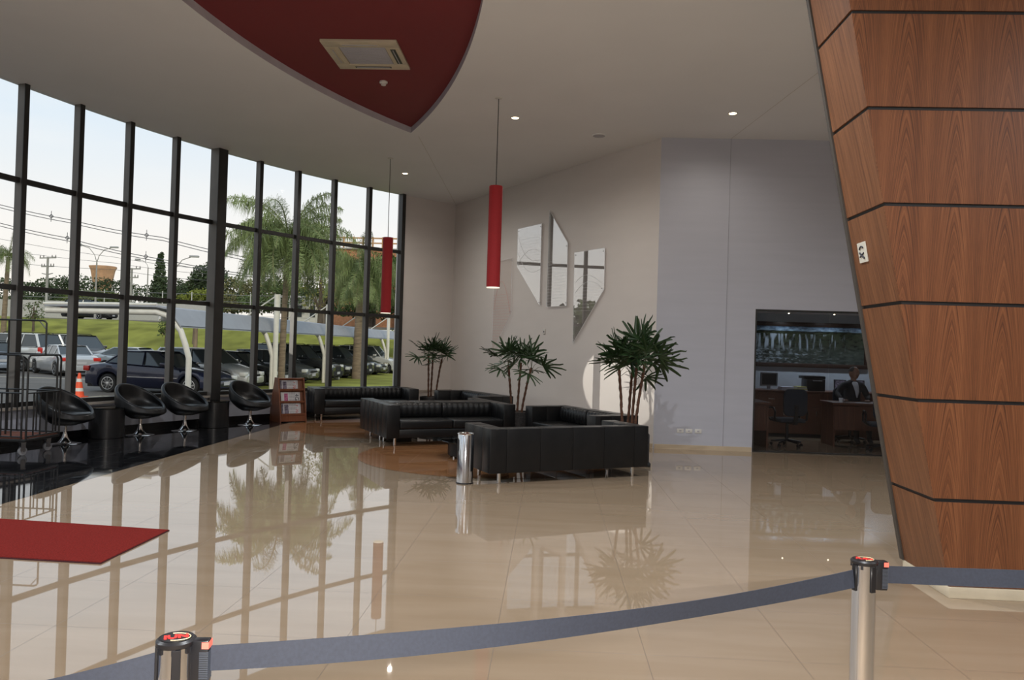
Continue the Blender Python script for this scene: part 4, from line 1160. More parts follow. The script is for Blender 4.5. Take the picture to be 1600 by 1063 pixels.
# local +Y is the way he faces (rotated to face the camera side)
bv = [(0, 0, .55), (0, .02, .72), (0, .03, .95), (0, .05, 1.10), (0, .06, 1.19),            # pelvis, waist, chest, neck base, neck
      (.19, .04, 1.07), (.33, .12, .92), (.36, .34, .84),                                  # right arm out along the desk
      (-.19, .04, 1.07), (-.27, .10, .86), (-.16, .33, .83),                               # left arm
      (.10, .12, .52), (.12, .45, .50), (.12, .47, .10), (.12, .58, .05),
      (-.10, .12, .52), (-.12, .45, .50), (-.12, .47, .10), (-.12, .58, .05)]
be = [(0, 1), (1, 2), (2, 3), (3, 4), (3, 5), (5, 6), (6, 7), (3, 8), (8, 9), (9, 10), (0, 11), (11, 12), (12, 13), (13, 14), (0, 15), (15, 16), (16, 17), (17, 18)]
br = [.15, .15, .165, .09, .055, .075, .055, .036, .075, .055, .036, .09, .07, .045, .04, .09, .07, .045, .04]
body = skinned('body', bv, be, br, suit, mp_)
# head as one shaped mesh with brow, nose, jaw
bmh = bmesh.new(); bmesh.ops.create_uvsphere(bmh, u_segments=32, v_segments=24, radius=1)
for v in bmh.verts:
    x, y, z = v.co
    w = .078 * (1 - .12 * max(0, -z)); dpt = .098; h = .118
    v.co = Vector((x * w, y * dpt * (1 - .05 * max(0, -z)), z * h))
    if y > .75:
        nose = math.exp(-((x / .16) ** 2) - (((z + .12) / .20) ** 2)); v.co.y += .026 * nose
        brow = math.exp(-((z - .22) / .09) ** 2) * (1 - abs(x)); v.co.y += .006 * brow
        for ex_ in (-.36, .36):
            v.co.y -= .012 * math.exp(-(((x - ex_) / .16) ** 2) - (((z - .08) / .09) ** 2))
        v.co.y -= .006 * math.exp(-(((z + .48) / .04) ** 2)) * (1 if abs(x) < .35 else 0)
    if z < -.6 and y > 0: v.co.y += .014
for f in bmh.faces: f.smooth = True
meh = bpy.data.meshes.new('head'); bmh.to_mesh(meh); bmh.free(); meh.materials.append(skin_c)
hd = bpy.data.objects.new('head', meh); C.objects.link(hd); hd.parent = body; hd.location = (0, .085, 1.315); hd.rotation_euler = (R(-4), 0, R(28))
for s in (-1, 1):
    MB().lathe([(.004, -.004), (.026, -.003), (.03, .004), (.012, .006)], 16, M=Matrix.Translation((s * .078, -.005, -.005)) @ Matrix.Rotation(R(80) * s, 4, 'Y')).build('ear', skin_c, hd)
    MB().lathe([(.001, -.009), (.0075, -.005), (.009, 0), (.0075, .005), (.001, .009)], 12, M=Matrix.Translation((s * .028, .083, .012))).build('eye', mat('eye_dark', (.04, .03, .03), .2), hd)
q = MB(); q.box(-.022, .022, .082, .0895, -.062, -.055, .003); q.build('mouth', mat('lips', (.22, .09, .07), .5), hd)
rows = []
for i in range(7):
    th_ = R(4 + 13 * i)
    rows.append([(.0805 * math.sin(th_) * math.cos(a_), -.012 + .097 * math.sin(th_) * math.sin(a_), .012 + .112 * math.cos(th_)) for a_ in [R(142 + k * 21.3) for k in range(13)]])
q = MB(); q.grid(rows); q.build('hair', mat('short_grey_hair', (.085, .07, .062), .9), hd)
q = MB(); q.tube([(0, .065, 1.13), (0, .075, 1.23)], [.052, .050], 16); q.build('neck', skin_c, body)
q = MB()                                                      # shirt front, V shaped
q.grid([[(-.012, .215, .86), (0, .222, .86), (.012, .215, .86)], [(-.035, .212, .97), (0, .225, .97), (.035, .212, .97)], [(-.05, .165, 1.07), (0, .185, 1.07), (.05, .165, 1.07)], [(-.058, .10, 1.145), (0, .135, 1.15), (.058, .10, 1.145)]])
o = q.build('shirt', shirt, body); sm_ = o.modifiers.new('s', 'SOLIDIFY'); sm_.thickness = .01
def hand(px, py, pz, ang, flip):
    Mh = Matrix.Translation((px, py, pz)) @ Matrix.Rotation(ang, 4, 'Z')
    vs = [(0, 0, 0), (0, .045, 0), (0, .08, 0)]; es = [(0, 1), (1, 2)]; rs = [(.022, .016), (.036, .014), (.036, .012)]
    for i, (fx, L_) in enumerate(((-.03, .062), (-.01, .075), (.011, .070), (.031, .055))):
        b0 = len(vs); vs += [(fx, .09, 0), (fx * 1.1, .09 + L_ * .5, .004), (fx * 1.12, .09 + L_ * .95, -.012)]; es += [(2, b0), (b0, b0 + 1), (b0 + 1, b0 + 2)]; rs += [.009, .008, .007]
    b0 = len(vs); vs += [(flip * .04, .04, 0), (flip * .058, .075, -.006)]; es += [(1, b0), (b0, b0 + 1)]; rs += [.010, .008]
    skinned('hand', [tuple(Mh @ Vector(v)) for v in vs], es, rs, skin_c, body, 0, 1)
hand(.365, .36, .825, R(8), -1); hand(-.15, .355, .818, R(-35), 1)
oc = office_chair('dark office chair the man in the jacket is sitting on', 5.72, 15.13, R(186)); oc['group'] = 'black office chairs'

# ------------------------------------------------------------------ outdoors: ground
GZ_ = -0.35
asph = mat('asphalt', (0.115, 0.105, 0.095), 0.9, noise=(0.6, 0.18), bump=(30, .3))
grass_m = mat('grass', (0.21, 0.215, 0.045), 0.95, spec=.1, noise=(0.5, 0.38), bump=(14, .8))
tag(MB().box(-70, -8.0, 4, 60, -.6, GZ_).build('car_park_ground', asph), kind='structure')
tag(MB().box(-70, 25, -40, 4, -.6, GZ_).build('car_park_ground', asph), kind='structure')
tag(MB().box(-8.0, 25, 4, 60, -.6, GZ_ - .12).build('garden_ground', grass_m), kind='structure')
q = MB()                                                                  # lawn strip on the right
q.prism([(-12.0, 30), (-12.0, 60), (20, 60), (20, 21.5), (-6.5, 21.5)], 'Z', GZ_ - .1, GZ_ + .02); tag(q.build('lawn', grass_m), kind='structure')
tag(MB().box(-70, -12, 22.8 - 6, 22.95 - 6, -.36, -.345).build('parking_line', mat('road_paint', (.5, .46, .36), .7)), kind='structure')
q = MB()
for x0, y0, x1, y1 in ((-14.6, 22.6, -12.9, 22.9), (-14.6, 22.6, -14.3, 24.4), (-14.3, 24.4, -12.4, 24.5), (-13.6, 22.8, -13.0, 24.4), (-30, 33, -20, 33.2)):
    dv = Vector((x1 - x0, y1 - y0)).normalized(); nv = Vector((-dv.y, dv.x)) * .07
    q.prism([(x0 + nv.x, y0 + nv.y), (x1 + nv.x, y1 + nv.y), (x1 - nv.x, y1 - nv.y), (x0 - nv.x, y0 - nv.y)], 'Z', GZ_, GZ_ + .006)
tag(q.build('parking_line', mat('road_paint', (.5, .46, .36), .7)), kind='structure')
# grass bank rising to the road
q = MB(); rnd = random.Random(2)
rows = []
for j in range(26):
    y = 50 + j * 1.0
    row = []
    for i in range(60):
        x = -75 + i * 1.6
        h = min(1, max(0, (y - 50) / 17)); h = h * h * (3 - 2 * h)
        top = 2.95 - .02 * (x + 40) * 0.3
        row.append((x, y, GZ_ + (top - GZ_) * h + .05 * math.sin(x * .7 + y) + rnd.uniform(-.04, .04)))
    rows.append(row)
q.grid(rows); tag(q.build('grass_bank', grass_m), kind='structure')
tag(MB().box(-75, 21, 67.5, 73.5, 2.2, 3.02).build('road', mat('grey_road', (.17, .16, .155), .9)), kind='structure')
tag(MB().box(-140, 60, 73.5, 170, 2.0, 3.0).build('far_ground', grass_m), kind='structure')
tag(MB().box(-80, -33, 75.5, 75.8, 2.9, 4.9).build('boundary_wall', mat('painted_boundary_wall', (.42, .41, .39), .8)), 'long pale boundary wall beyond the road at left', 'wall')
# mesh fence behind the boundary wall
fz = thing('mesh_fence', 'tall wire mesh fence with pale posts behind the boundary wall', 'fence', (-60, 76.5, 3.0))
for i in range(13):
    MB().tube([(i * 3, 0, 0), (i * 3, 0, 3.2)], .05, 6).build('post', mat('pale_post', (.45, .45, .42), .6), fz)
q = MB()
for k in range(4): q.tube([(0, 0, .9 + k * .7), (36, 0, .9 + k * .7)], .02, 4)
q.build('wire', mat('wire_grey', (.25, .25, .25), .5), fz)
def bollards():
    first = None
    for i in range(8):
        x = -38 + i * 2.1
        if first is None:
            o = MB().lathe([(.17, 0), (.19, .05), (.17, .45), (.08, .6)], 12).build('road_bollard', mat('white_concrete', (.5, .48, .45), .8)); first = o
            tag(o, 'short white concrete bollard in the row along the road edge', 'bollard', 'white bollards along the road')
        else:
            o = first.copy(); C.objects.link(o)
        o.location = (x, 74.2, 3.0)
bollards()
# hedge strip on the bank
q = MB(); rnd = random.Random(9)
for i in range(2600):
    x = rnd.uniform(-60, -14); y = 55.6 + rnd.uniform(-.4, .4); z = .15 + rnd.uniform(0, .42)
    s = rnd.uniform(.08, .16); a_ = rnd.uniform(0, 6.28)
    q.face([(x, y, z), (x + s * math.cos(a_), y + s * math.sin(a_), z + s * .3), (x + s * .3, y, z + s)])
tag(q.build('low_hedge', mat('hedge_leaf', (.035, .06, .015), .8, noise=(3, .4))), 'thin dark hedge line running across the grass bank', 'hedge', kind='stuff')

# ------------------------------------------------------------------ cars
tyre = mat('tyre', (.012, .012, .012), .8); rim_m = mat('alloy', (.62, .62, .62), .3, .8); cglass = mat('car_glass', (.035, .042, .045), .06, spec=.8)
headl = mat('headlight', (.62, .63, .62), .12); taill = mat('taillight', (.55, .03, .02), .2); trimc = mat('car_trim_chrome', (.7, .7, .7), .2, .8)
plate_m = mat('number_plate', (.45, .45, .46), .5); under = mat('car_underside', (.01, .01, .01), .9)
CK = {  # length, width, roof z, belt z front, belt z rear, hood base x, windshield top x, roof end x, rear window base x, tail x, bonnet nose z
    'sedan': dict(L=4.7, W=1.76, H=1.43, nose=.66, hood=.88, belt=.92, deck=1.00, tail=.93, a0=.95, a1=.22, c1=-1.00, c0=-1.62),
    'coupe': dict(L=4.5, W=1.75, H=1.40, nose=.64, hood=.86, belt=.92, deck=1.02, tail=.98, a0=.95, a1=.25, c1=-1.0, c0=-1.75),
    'hatch': dict(L=4.0, W=1.70, H=1.50, nose=.68, hood=.92, belt=.95, deck=1.02, tail=.98, a0=1.02, a1=.35, c1=-1.45, c0=-1.85),
    'wagon': dict(L=4.4, W=1.72, H=1.48, nose=.66, hood=.90, belt=.94, deck=1.00, tail=.98, a0=.98, a1=.32, c1=-1.75, c0=-2.08),
    'suv': dict(L=4.5, W=1.82, H=1.78, nose=.82, hood=1.08, belt=1.10, deck=1.16, tail=1.12, a0=.98, a1=.40, c1=-1.85, c0=-2.12),
}
def car(label, colour, loc, rz, kind, scale=1.0, spokes=5, strip=False, rough=.18, metal=.3):
    k = CK[kind]
    t = thing('car', label, 'car', loc, rz, 'parked cars')
    cm_ = mat('car_paint_%d_%d_%d' % tuple(int(c * 255) for c in colour), colour, rough, metal, coat=.6, noise=(2, .02))
    L_, Wd, H = k['L'], k['W'] / 2, k['H']
    wz = .315; wx1, wx0 = L_ / 2 - .86, -L_ / 2 + .92
    zlow = .20
    def top(x):
        # hood, belt, deck profile
        pts = [(-L_ / 2, k['tail'] - .16), (-L_ / 2 + .10, k['tail']), (k['c0'], k['deck']), (-.3, k['belt'] + .03), (k['a0'], k['hood'] + .02), (L_ / 2 - .45, k['nose'] + .10), (L_ / 2 - .12, k['nose'] - .02), (L_ / 2, k['nose'] - .14)]
        for (x0, z0), (x1, z1) in zip(pts, pts[1:]):
            if x <= x1 + 1e-9:
                s = (x - x0) / (x1 - x0); return z0 + (z1 - z0) * s
        return pts[-1][1]
    def low(x):
        z = zlow + (.06 if abs(x) > L_ / 2 - .25 else 0)
        for w in (wx0, wx1):
            d_ = abs(x - w)
            if d_ < .385: z = max(z, wz + math.sqrt(.385 ** 2 - d_ ** 2) - .02)
        return z
    def hw(x):
        e_ = abs(x) / (L_ / 2)
        return Wd * (1 - .16 * max(0, (e_ - .72) / .28) ** 2)
    xs = sorted(set([-L_ / 2 + L_ * i / 60 for i in range(61)] + [w + d_ for w in (wx0, wx1) for d_ in (-.386, -.384, -.36, .36, .384, .386)]))
    q = MB(); rows = []
    for x in xs:
        zt, zl, w = top(x), low(x), hw(x)
        mid = zl + (zt - zl) * .45
        half = [(w * .90, zl), (w * .985, zl + (zt - zl) * .12), (w, mid), (w * .985, zt - (zt - zl) * .22), (w * .95, zt - .045), (w * .88, zt - .01), (w * .5, zt + .02), (0, zt + .03)]
        row = [(x, y, z) for y, z in half] + [(x, -y, z) for y, z in half[-2::-1]]
        rows.append(row)
    q.grid(rows)
    q.face(rows[0]); q.face(rows[-1][::-1])
    bd_ = q.build('body', cm_, t)
    q = MB(); q.box(-L_ / 2 + .1, L_ / 2 - .1, -Wd + .14, Wd - .14, .18, .55); q.build('underbody', under, t)
    # greenhouse: glass volume, then painted roof and pillars
    bz = lambda x: top(x) - .01
    wb, wr = Wd * .90, Wd * .70
    def sect(x0, z0, w_): return (x0, z0, w_)
    G = [(k['a0'], bz(k['a0']), wb), (k['a1'], H - .035, wr), (k['c1'], H - .035, wr), (k['c0'], bz(k['c0']), wb * .96)]
    q = MB()
    (x0, z0, w0_), (x1, z1, w1), (x2, z2, w2), (x3, z3, w3) = G
    Lp = [(x0, w0_ * .92, z0), (x1, w1, z1), (x2, w2, z2), (x3, w3 * .92, z3), (x3 + .28 if kind in ('sedan', 'coupe') else x3 + .10, w3 + .01, z3 + .02), (x0 - .35, w0_ + .01, bz(x0 - .35) + .005)]
    Rp = [(x, -y, z) for x, y, z in Lp]
    q.face(Lp); q.face(Rp[::-1])
    for i in range(6): q.face([Lp[i], Rp[i], Rp[(i + 1) % 6], Lp[(i + 1) % 6]])
    q.build('window_glass', cglass, t, fix=True)
    q = MB()
    rowsr = []
    for i in range(9):
        s = i / 8; x = x1 + .06 + (x2 - .04 - x1 - .06) * s
        zz = H - .03 + .03 * math.sin(PI * (.12 + .76 * s))
        rowsr.append([(x, (w1 + .012) * c_, zz + .022 * (1 - abs(c_) ** 2.5) - .035 * (1 if abs(c_) == 1 else 0)) for c_ in (-1, -.93, -.6, 0, .6, .93, 1)])
    q.grid(rowsr); q.build('roof', cm_, t)
    q = MB()
    for s in (-1, 1):
        P_ = lambda p, o=.008: (p[0], s * (p[1] + o), p[2] + .004)
        A_ = [P_(Lp[0]), P_(Lp[1]), P_(Lp[2]), P_(Lp[3])]
        q.tube([A_[0], A_[1]], .026, 6); q.tube([A_[1], A_[2]], .022, 6); q.tube([A_[2], A_[3]], .035 if kind in ('sedan', 'coupe') else .06, 6)
        nb = (-.30,) if kind in ('coupe',) else (-.22, -1.05) if kind in ('sedan',) else (-.22, -1.12)
        for xb_ in nb:
            q.tube([(xb_, s * (Wd * .90 + .01), bz(xb_)), (xb_ - .03, s * (wr + .012), H - .04)], .024, 6)
        q.tube([(Lp[5][0], s * (wb + .014), Lp[5][2]), (Lp[4][0], s * (wb + .012), Lp[4][2])], .012, 6)
    q.build('pillar', cm_, t)
    # wheels
    for wx in (wx0, wx1):
        for s in (-1, 1):
            Mw = Matrix.Translation((wx, s * (Wd - .10), wz)) @ Matrix.Rotation(-s * PI / 2, 4, 'X')
            wh = MB().lathe([(.20, -.09), (.29, -.09), (.315, -.06), (.315, .07), (.295, .095), (.215, .095)], 28, M=Mw).build('wheel', tyre, t)
            q = MB(); q.lathe([(.175, .06), (.205, .065), (.215, .098), (.20, .10), (.185, .085), (.175, .07)], 24, M=Mw)
            for j in range(spokes):
                q.box(-.028, .028, .02, .19, .075, .095, M=Mw @ Matrix.Rotation(j * 2 * PI / spokes, 4, 'Z'))
            q.lathe([(.05, .07), (.05, .1), (.02, .104)], 16, M=Mw)
            q.build('rim', rim_m, wh)
    nz_ = k['nose']
    for s in (-1, 1):
        q = MB(); q.box(L_ / 2 - .26, L_ / 2 - .03, s * Wd * .80 - .15, s * Wd * .80 + .15, nz_ - .17, nz_ - .01, .04, 2); q.build('headlight', headl, t)
        q = MB(); zz = k['tail']
        if kind in ('suv', 'wagon'): q.box(-L_ / 2 - .01, -L_ / 2 + .16, s * Wd * .80 - .08, s * Wd * .80 + .08, zz - .30, zz + (.02 if kind == 'suv' else -.02), .03, 2)
        else: q.box(-L_ / 2 - .015, -L_ / 2 + .20, s * Wd * .74 - .19, s * Wd * .74 + .15, zz - .22, zz - .05, .03, 2)
        q.build('taillight', taill, t)
        q = MB(); q.box(k['a0'] - .42, k['a0'] - .22, s * (Wd + .08) - .09, s * (Wd + .08) + .09, k['belt'] + .02, k['belt'] + .15, .03, 2); q.build('mirror', cm_, t)
        if strip:
            q = MB(); q.box(wx0 + .45, wx1 - .42, s * (Wd + .004) - .008, s * (Wd + .004) + .008, .545, .565); q.build('side_strip', trimc, t)
    q = MB(); q.box(L_ / 2 - .10, L_ / 2 + .02, -Wd * .72, Wd * .72, .24, .50, .04, 2); q.build('bumper', cm_ if kind != 'suv' else under, t)
    q = MB(); q.box(-L_ / 2 - .03, -L_ / 2 + .10, -Wd * .80, Wd * .80, .26, .52, .04, 2); q.build('bumper', cm_ if kind != 'suv' else under, t)
    MB().box(L_ / 2 - .01, L_ / 2 + .012, -.35, .35, .50, nz_ - .10).build('grille', under, t)
    MB().box(-L_ / 2 - .036, -L_ / 2 - .016, -.2, .2, .56 if kind != 'suv' else .70, .68 if kind != 'suv' else .82).build('number_plate', plate_m, t)
    MB().box(L_ / 2 + .012, L_ / 2 + .026, -.2, .2, .34, .46).build('number_plate', plate_m, t)
    if kind in ('suv', 'wagon'):
        for s in (-1, 1):
            q = MB(); q.tube([(.2, s * wr * .9, H), (.1, s * wr * .9, H + .05), (-1.5, s * wr * .9, H + .05), (-1.6, s * wr * .9, H)], .018, 6); q.build('roof_rail', under, t)
    t.scale = (scale,) * 3
    return t
Gz = GZ_
NV = (.010, .014, .040); SLV = (.42, .44, .46); GR = (.075, .082, .085); BK = (.014, .015, .016); WH = (.62, .62, .60); DG = (.035, .038, .040)
car('dark navy saloon parked side on, nearest car beyond the window', NV, (-13.55, 26.75, Gz), R(-5), 'sedan', 1.02, 9, True)
car('silver white hatchback just behind the navy saloon', (.50, .51, .51), (-13.55, 30.2, Gz), R(-4), 'hatch', 1.04)
car('black saloon parked right of the thick window column', BK, (-13.6, 33.3, Gz), R(-6), 'sedan')
car('dark grey hatchback behind the black saloon', GR, (-13.0, 36.2, Gz), R(-5), 'hatch')
car('black four wheel drive with five spoke wheels, above the newspaper rack', DG, (-12.9, 39.2, Gz), R(-5), 'suv')
car('black saloon parked beyond the second carport mast', BK, (-12.9, 42.2, Gz), R(-5), 'sedan')
car('dark grey people carrier behind the second palm trunk', GR, (-12.6, 45.2, Gz), R(-5), 'suv', .97)
car('black hatchback beside the white four wheel drive', DG, (-12.2, 48.0, Gz), R(-5), 'hatch')
car('white four wheel drive at the far right end of the parked row', WH, (-11.9, 51.2, Gz), R(-6), 'suv')
car('pale blue grey coupe seen over the navy saloon boot', (.33, .37, .40), (-21.0, 39.0, Gz), R(-3), 'coupe', .98)
car('dark four wheel drive with upright red rear lights', (.06, .055, .05), (-26.6, 42.9, Gz), R(-20), 'suv', 1.08)
car('silver saloon seen from the rear beside the traffic cone', (.50, .51, .52), (-23.4, 36.6, Gz), R(212 - 30 - 10 + 0), 'sedan', 1.0).rotation_euler = (0, 0, R(140))
car('white four wheel drive with roof bars parked behind the luggage trolley', WH, (-27.8, 39.4, Gz), R(168), 'suv', 1.08).rotation_euler = (0, 0, R(168))
car('silver blue estate car at the left edge beyond the window', (.30, .35, .42), (-27.6, 36.6, Gz), R(150), 'wagon')
car('small black van on the road above the grass bank', BK, (-42.5, 70.0, 3.02), 0, 'suv')

# ------------------------------------------------------------------ traffic cone
cn = thing('traffic_cone', 'orange traffic cone with white bands on the asphalt', 'traffic cone', (-14.6, 23.62, GZ_))
orange = mat('cone_orange', (.85, .10, .03), .5); cw = mat('cone_white', (.70, .68, .64), .5)
MB().box(-.19, .19, -.19, .19, 0, .035, .008).build('base', orange, cn)
def cr_(z): return .155 - (z - .03) * (.155 - .035) / .73
for z0, z1, m_ in ((.03, .19, orange), (.19, .29, cw), (.29, .48, orange), (.48, .58, cw), (.58, .76, orange)):
    MB().lathe([(cr_(z0), z0), (cr_(z1), z1)], 28).build('cone_band' if m_ is cw else 'cone_body', m_, cn)

# ------------------------------------------------------------------ carport
wsteel = mat('white_steel', (.66, .63, .56), .45); roofm = mat('grey_roof_sheet', (.30, .31, .34), .6, noise=(3, .05))
cpx = -10.66
ct_ = thing('carport', 'long grey carport roof on white curved posts over the parked cars', 'carport', (cpx, 22.6, GZ_))
def cpz(z): return z - GZ_
prof = [(-.23, 1.95), (-.42, 2.20), (-.66, 2.47), (-1.0, 2.53), (-2.6, 2.52), (-4.4, 2.47)]
q = MB(); q.grid([[(x, y, cpz(z)) for x, z in prof] for y in (-.1, 8, 16, 24, 34.5)], sm=False); q.grid([[(x, y, cpz(z) - .05) for x, z in prof] for y in (-.1, 8, 16, 24, 34.5)], sm=False)
for y in (-.1, 34.5):
    for (x0, z0), (x1, z1) in zip(prof, prof[1:]): q.face([(x0, y, cpz(z0)), (x1, y, cpz(z1)), (x1, y, cpz(z1) - .05), (x0, y, cpz(z0) - .05)])
q.build('roof_sheet', roofm, ct_)
for k in range(6):
    y = 6.92 * k
    q = MB(); q.tube([(0, y, 0), (0, y, cpz(1.0)), (-.12, y, cpz(1.4)), (-.27, y, cpz(1.80)), (-.45, y, cpz(2.02)), (-.70, y, cpz(2.24)), (-1.02, y, cpz(2.33)), (-4.4, y, cpz(2.30))], .085, 12)
    q.build('arm', wsteel, ct_)
    if k > 0:
        MB().tube([(.12, y, 0), (.12, y, cpz(3.37))], .10, 14).build('mast', wsteel, ct_)
        MB().tube([(.10, y, cpz(3.32)), (-1.05, y, cpz(2.50))], .028, 8).build('tie_rod', wsteel, ct_)
for y in (0.05, 34.3):
    MB().tube([(-1.0, y - .1, cpz(2.56)), (-4.45, y - .1, cpz(2.50))], .05, 10).build('edge_beam', wsteel, ct_)
o = thing('ground_tap', 'small white standpipe on the lawn left of the palm trunk', 'standpipe', (-11.0, 40.0, GZ_))
MB().box(-.13, .13, -.1, .1, 0, .75, .03).build('housing', wsteel, o)
MB().tube([(0, -.1, .62), (0, -.2, .6), (0, -.22, .5)], .03, 8).build('spout', wsteel, o)

# ------------------------------------------------------------------ queen palms
pal_leaf = mat('palm_leaflets', (.17, .22, .075), .6, noise=(1.2, .4)); pal_trunk = mat('palm_trunk', (.20, .15, .10), .9, noise=(3, .3, (1, 1, 6)), bump=(9, .8))
def queen_palm(label, x, y, z0, ht, lean, nf, fl_, seed, r0=.17, dens=70):
    rnd = random.Random(seed)
    t = thing('queen_palm', label, 'palm tree', (x, y, z0), group='palm trees outside')
    n = 24; pts = [(lean * (i / n) ** 1.5, 0, ht * i / n) for i in range(n + 1)]
    MB().tube(pts, [r0 * (1.25 - .45 * i / n) + (.012 if i % 2 else 0) for i in range(n + 1)], 12).build('trunk', pal_trunk, t)
    top = Vector(pts[-1]) + Vector((0, 0, .1))
    q = MB(); qr = MB()
    for f in range(nf):
        a_ = f * 2.39996 + rnd.uniform(-.2, .2)
        u = f / nf
        el = R(72 - 78 * u ** .8 + rnd.uniform(-12, 12))
        Lf = fl_ * rnd.uniform(.72, 1.12) * (1 - .22 * u)
        hd_ = Vector((math.cos(a_), math.sin(a_), 0))
        p = top.copy(); dirv = hd_ * math.cos(el) + Vector((0, 0, math.sin(el)))
        P_ = [p.copy()]; seg = 16; side0 = hd_.cross(Vector((0, 0, 1))); wob_ = rnd.uniform(-.05, .05)
        for i in range(seg):
            p = p + dirv * (Lf / seg); P_.append(p.copy())
            dirv = (dirv + Vector((0, 0, -1)) * (.12 + .10 * u) + side0 * wob_).normalized()
        qr.tube(P_, [.03 * (1 - .85 * i / seg) + .004 for i in range(seg + 1)], 5)
        side_ = hd_.cross(Vector((0, 0, 1)))
        for j in range(dens):
            s = .10 + .90 * j / dens; ii = s * seg; i0 = min(seg - 1, int(ii)); c = P_[i0].lerp(P_[i0 + 1], ii - i0)
            dd = (P_[i0 + 1] - P_[i0]).normalized()
            Ll = .95 * (math.sin(PI * min(1, s * .9 + .12)) ** .6) * rnd.uniform(.8, 1.15)
            for sg_ in (-1, 1):
                v = (side_ * sg_ * rnd.uniform(.15, .85) + dd * rnd.uniform(.1, .9) + Vector((0, 0, rnd.uniform(-.6, .55)))).normalized()
                m1 = c + v * Ll * .32; m2 = m1 + (v * rnd.uniform(.1, .4) + Vector((rnd.uniform(-.15, .15), 0, -.95))).normalized() * Ll * rnd.uniform(.5, .95)
                w = dd * .0105
                q.face([c - w, c + w, m1 + w, m1 - w]); q.face([m1 - w, m1 + w, m2])
    q.build('fronds', pal_leaf, t); qr.build('frond_stems', mat('frond_stem', (.16, .16, .06), .7), t)
queen_palm('tall queen palm outside, crown filling the middle window panes', -10.62, 30.5, GZ_, 5.75, .1, 60, 3.45, 3, .11, 110)
queen_palm('second queen palm outside with a thick trunk, near the far red pendant', -10.36, 41.5, GZ_, 5.6, .1, 50, 3.3, 8, .20, 100)
queen_palm('distant queen palm at the far left window pane', -42.0, 58.0, .6, 6.8, .2, 22, 2.6, 5, .16, 45)

# ------------------------------------------------------------------ trees
def tree(label, x, y, z0, h, w, col_, seed, n=2600, leaf=.30, trunk=True, shape='round', group='trees beyond the car park', name='leafy_tree', squash=1.0):
    rnd = random.Random(seed)
    t = thing(name, label, 'tree', (x, y, z0), group=group)
    lm = mat('leaf_%d_%d_%d' % tuple(int(c * 255) for c in col_), col_, .8, spec=.2, noise=(.5, .45))
    cb0 = h * (.28 if trunk else .0)
    q = MB()
    if shape == 'cone':
        cen = [((0, 0, cb0 + (h - cb0) * i / 14), (w / 2 * (1 - i / 14.5), w / 2 * (1 - i / 14.5), .25)) for i in range(15)]
    else:
        cen = [((rnd.uniform(-.32, .32) * w, rnd.uniform(-.3, .3) * w * .6, cb0 + (h - cb0) * rnd.uniform(.15, .85)), (w * rnd.uniform(.14, .26), w * rnd.uniform(.14, .22), (h - cb0) * rnd.uniform(.10, .2))) for _ in range(16)]
        cen = [(c, r_) for c, r_ in cen if abs(c[0]) / (w / 2) + max(0, (c[2] - h * .6)) / (h * .55) < 1.15] or cen
    for _ in range(n):
        (cx, cy, cz), (rx, ry, rz_) = rnd.choice(cen)
        v = Vector((rnd.gauss(0, 1), rnd.gauss(0, 1), rnd.gauss(0, 1))).normalized() * rnd.uniform(.75, 1.05)
        p = Vector((cx + v.x * rx, cy + v.y * ry, cz + v.z * rz_))
        a_ = Vector((rnd.gauss(0, 1), rnd.gauss(0, 1), rnd.gauss(0, 1))).normalized(); b = a_.orthogonal().normalized()
        s = leaf * rnd.uniform(.6, 1.3)
        q.face([p, p + a_ * s, p + a_ * s * .6 + b * s * .7])
    q.build('foliage', lm, t)
    q = MB(); q.tube([(0, 0, 0), (.05 * w * .2, 0, h * .35), (0, 0, h * .75)], [w * .035 + .05, w * .025 + .04, .05], 8)
    if shape != 'cone':
        for c, _r in cen[:7]: q.tube([(0, 0, h * .3), (c[0] * .5, c[1] * .5, (h * .3 + c[2]) / 2), c], [.02 * w * .5 + .03, .03, .015], 6)
    q.build('trunk', mat('bark', (.10, .075, .055), .9, noise=(4, .3)), t)
    return t
DGn = (.048, .070, .032); MGn = (.075, .105, .035); YGn = (.14, .16, .03); BGn = (.10, .12, .04); OLV = (.12, .115, .05)
BL = [('dark rounded tree in the far treeline above the boundary wall, leftmost', -74, 106, 6.6, 13, DGn), ('broad dark tree in the treeline right of the left palm', -66, 107, 7.0, 13, DGn), ('bushy mid green tree left of the water tower', -64, 103, 5.0, 9, MGn),
      ('yellow green tree under the water tower', -59.5, 100, 4.4, 8, BGn), ('broad dark tree right of the water tower', -55, 109, 7.2, 14, DGn), ('low wide dark tree behind the power pole', -50, 108, 6.6, 13, DGn),
      ('yellow green bush tree left of the thick window column', -45.5, 98, 5.4, 7, YGn), ('dark ragged tree right of the slim conifer', -46, 102, 9.2, 6.5, DGn), ('dark ragged tree beside the thick window column', -41.5, 100, 7.2, 8, DGn),
      ('olive treetop seen through the palm at column right', -36, 92, 6.4, 12, OLV), ('rounded green tree behind the first carport mast', -29, 84, 5.4, 10, MGn), ('dense green tree behind the carport roof', -23, 82, 5.2, 9, DGn)]
for i, (lb, x, y, h, w, c) in enumerate(BL): tree(lb, x, y, 2.9, h, w, c, 20 + i, 4200, .30)
tree('slim dark conifer left of the single street lamp', -54.5, 106, 2.9, 10.0, 3.2, DGn, 77, 1500, .4, shape='cone', name='conifer_tree')
tree('loose yellowish tree between the two tall palms', -18.6, 62, 1.5, 8.4, 6.5, (.20, .19, .05), 50, 3000, .15)
tree('dense green tree behind the second palm', -13.0, 66, 2.0, 7.6, 6, (.055, .085, .02), 51, 3600, .24)
tree('dark green tree behind the far red pendant', -9.5, 64, 1.8, 6.4, 7, (.035, .065, .018), 52, 3600, .24)
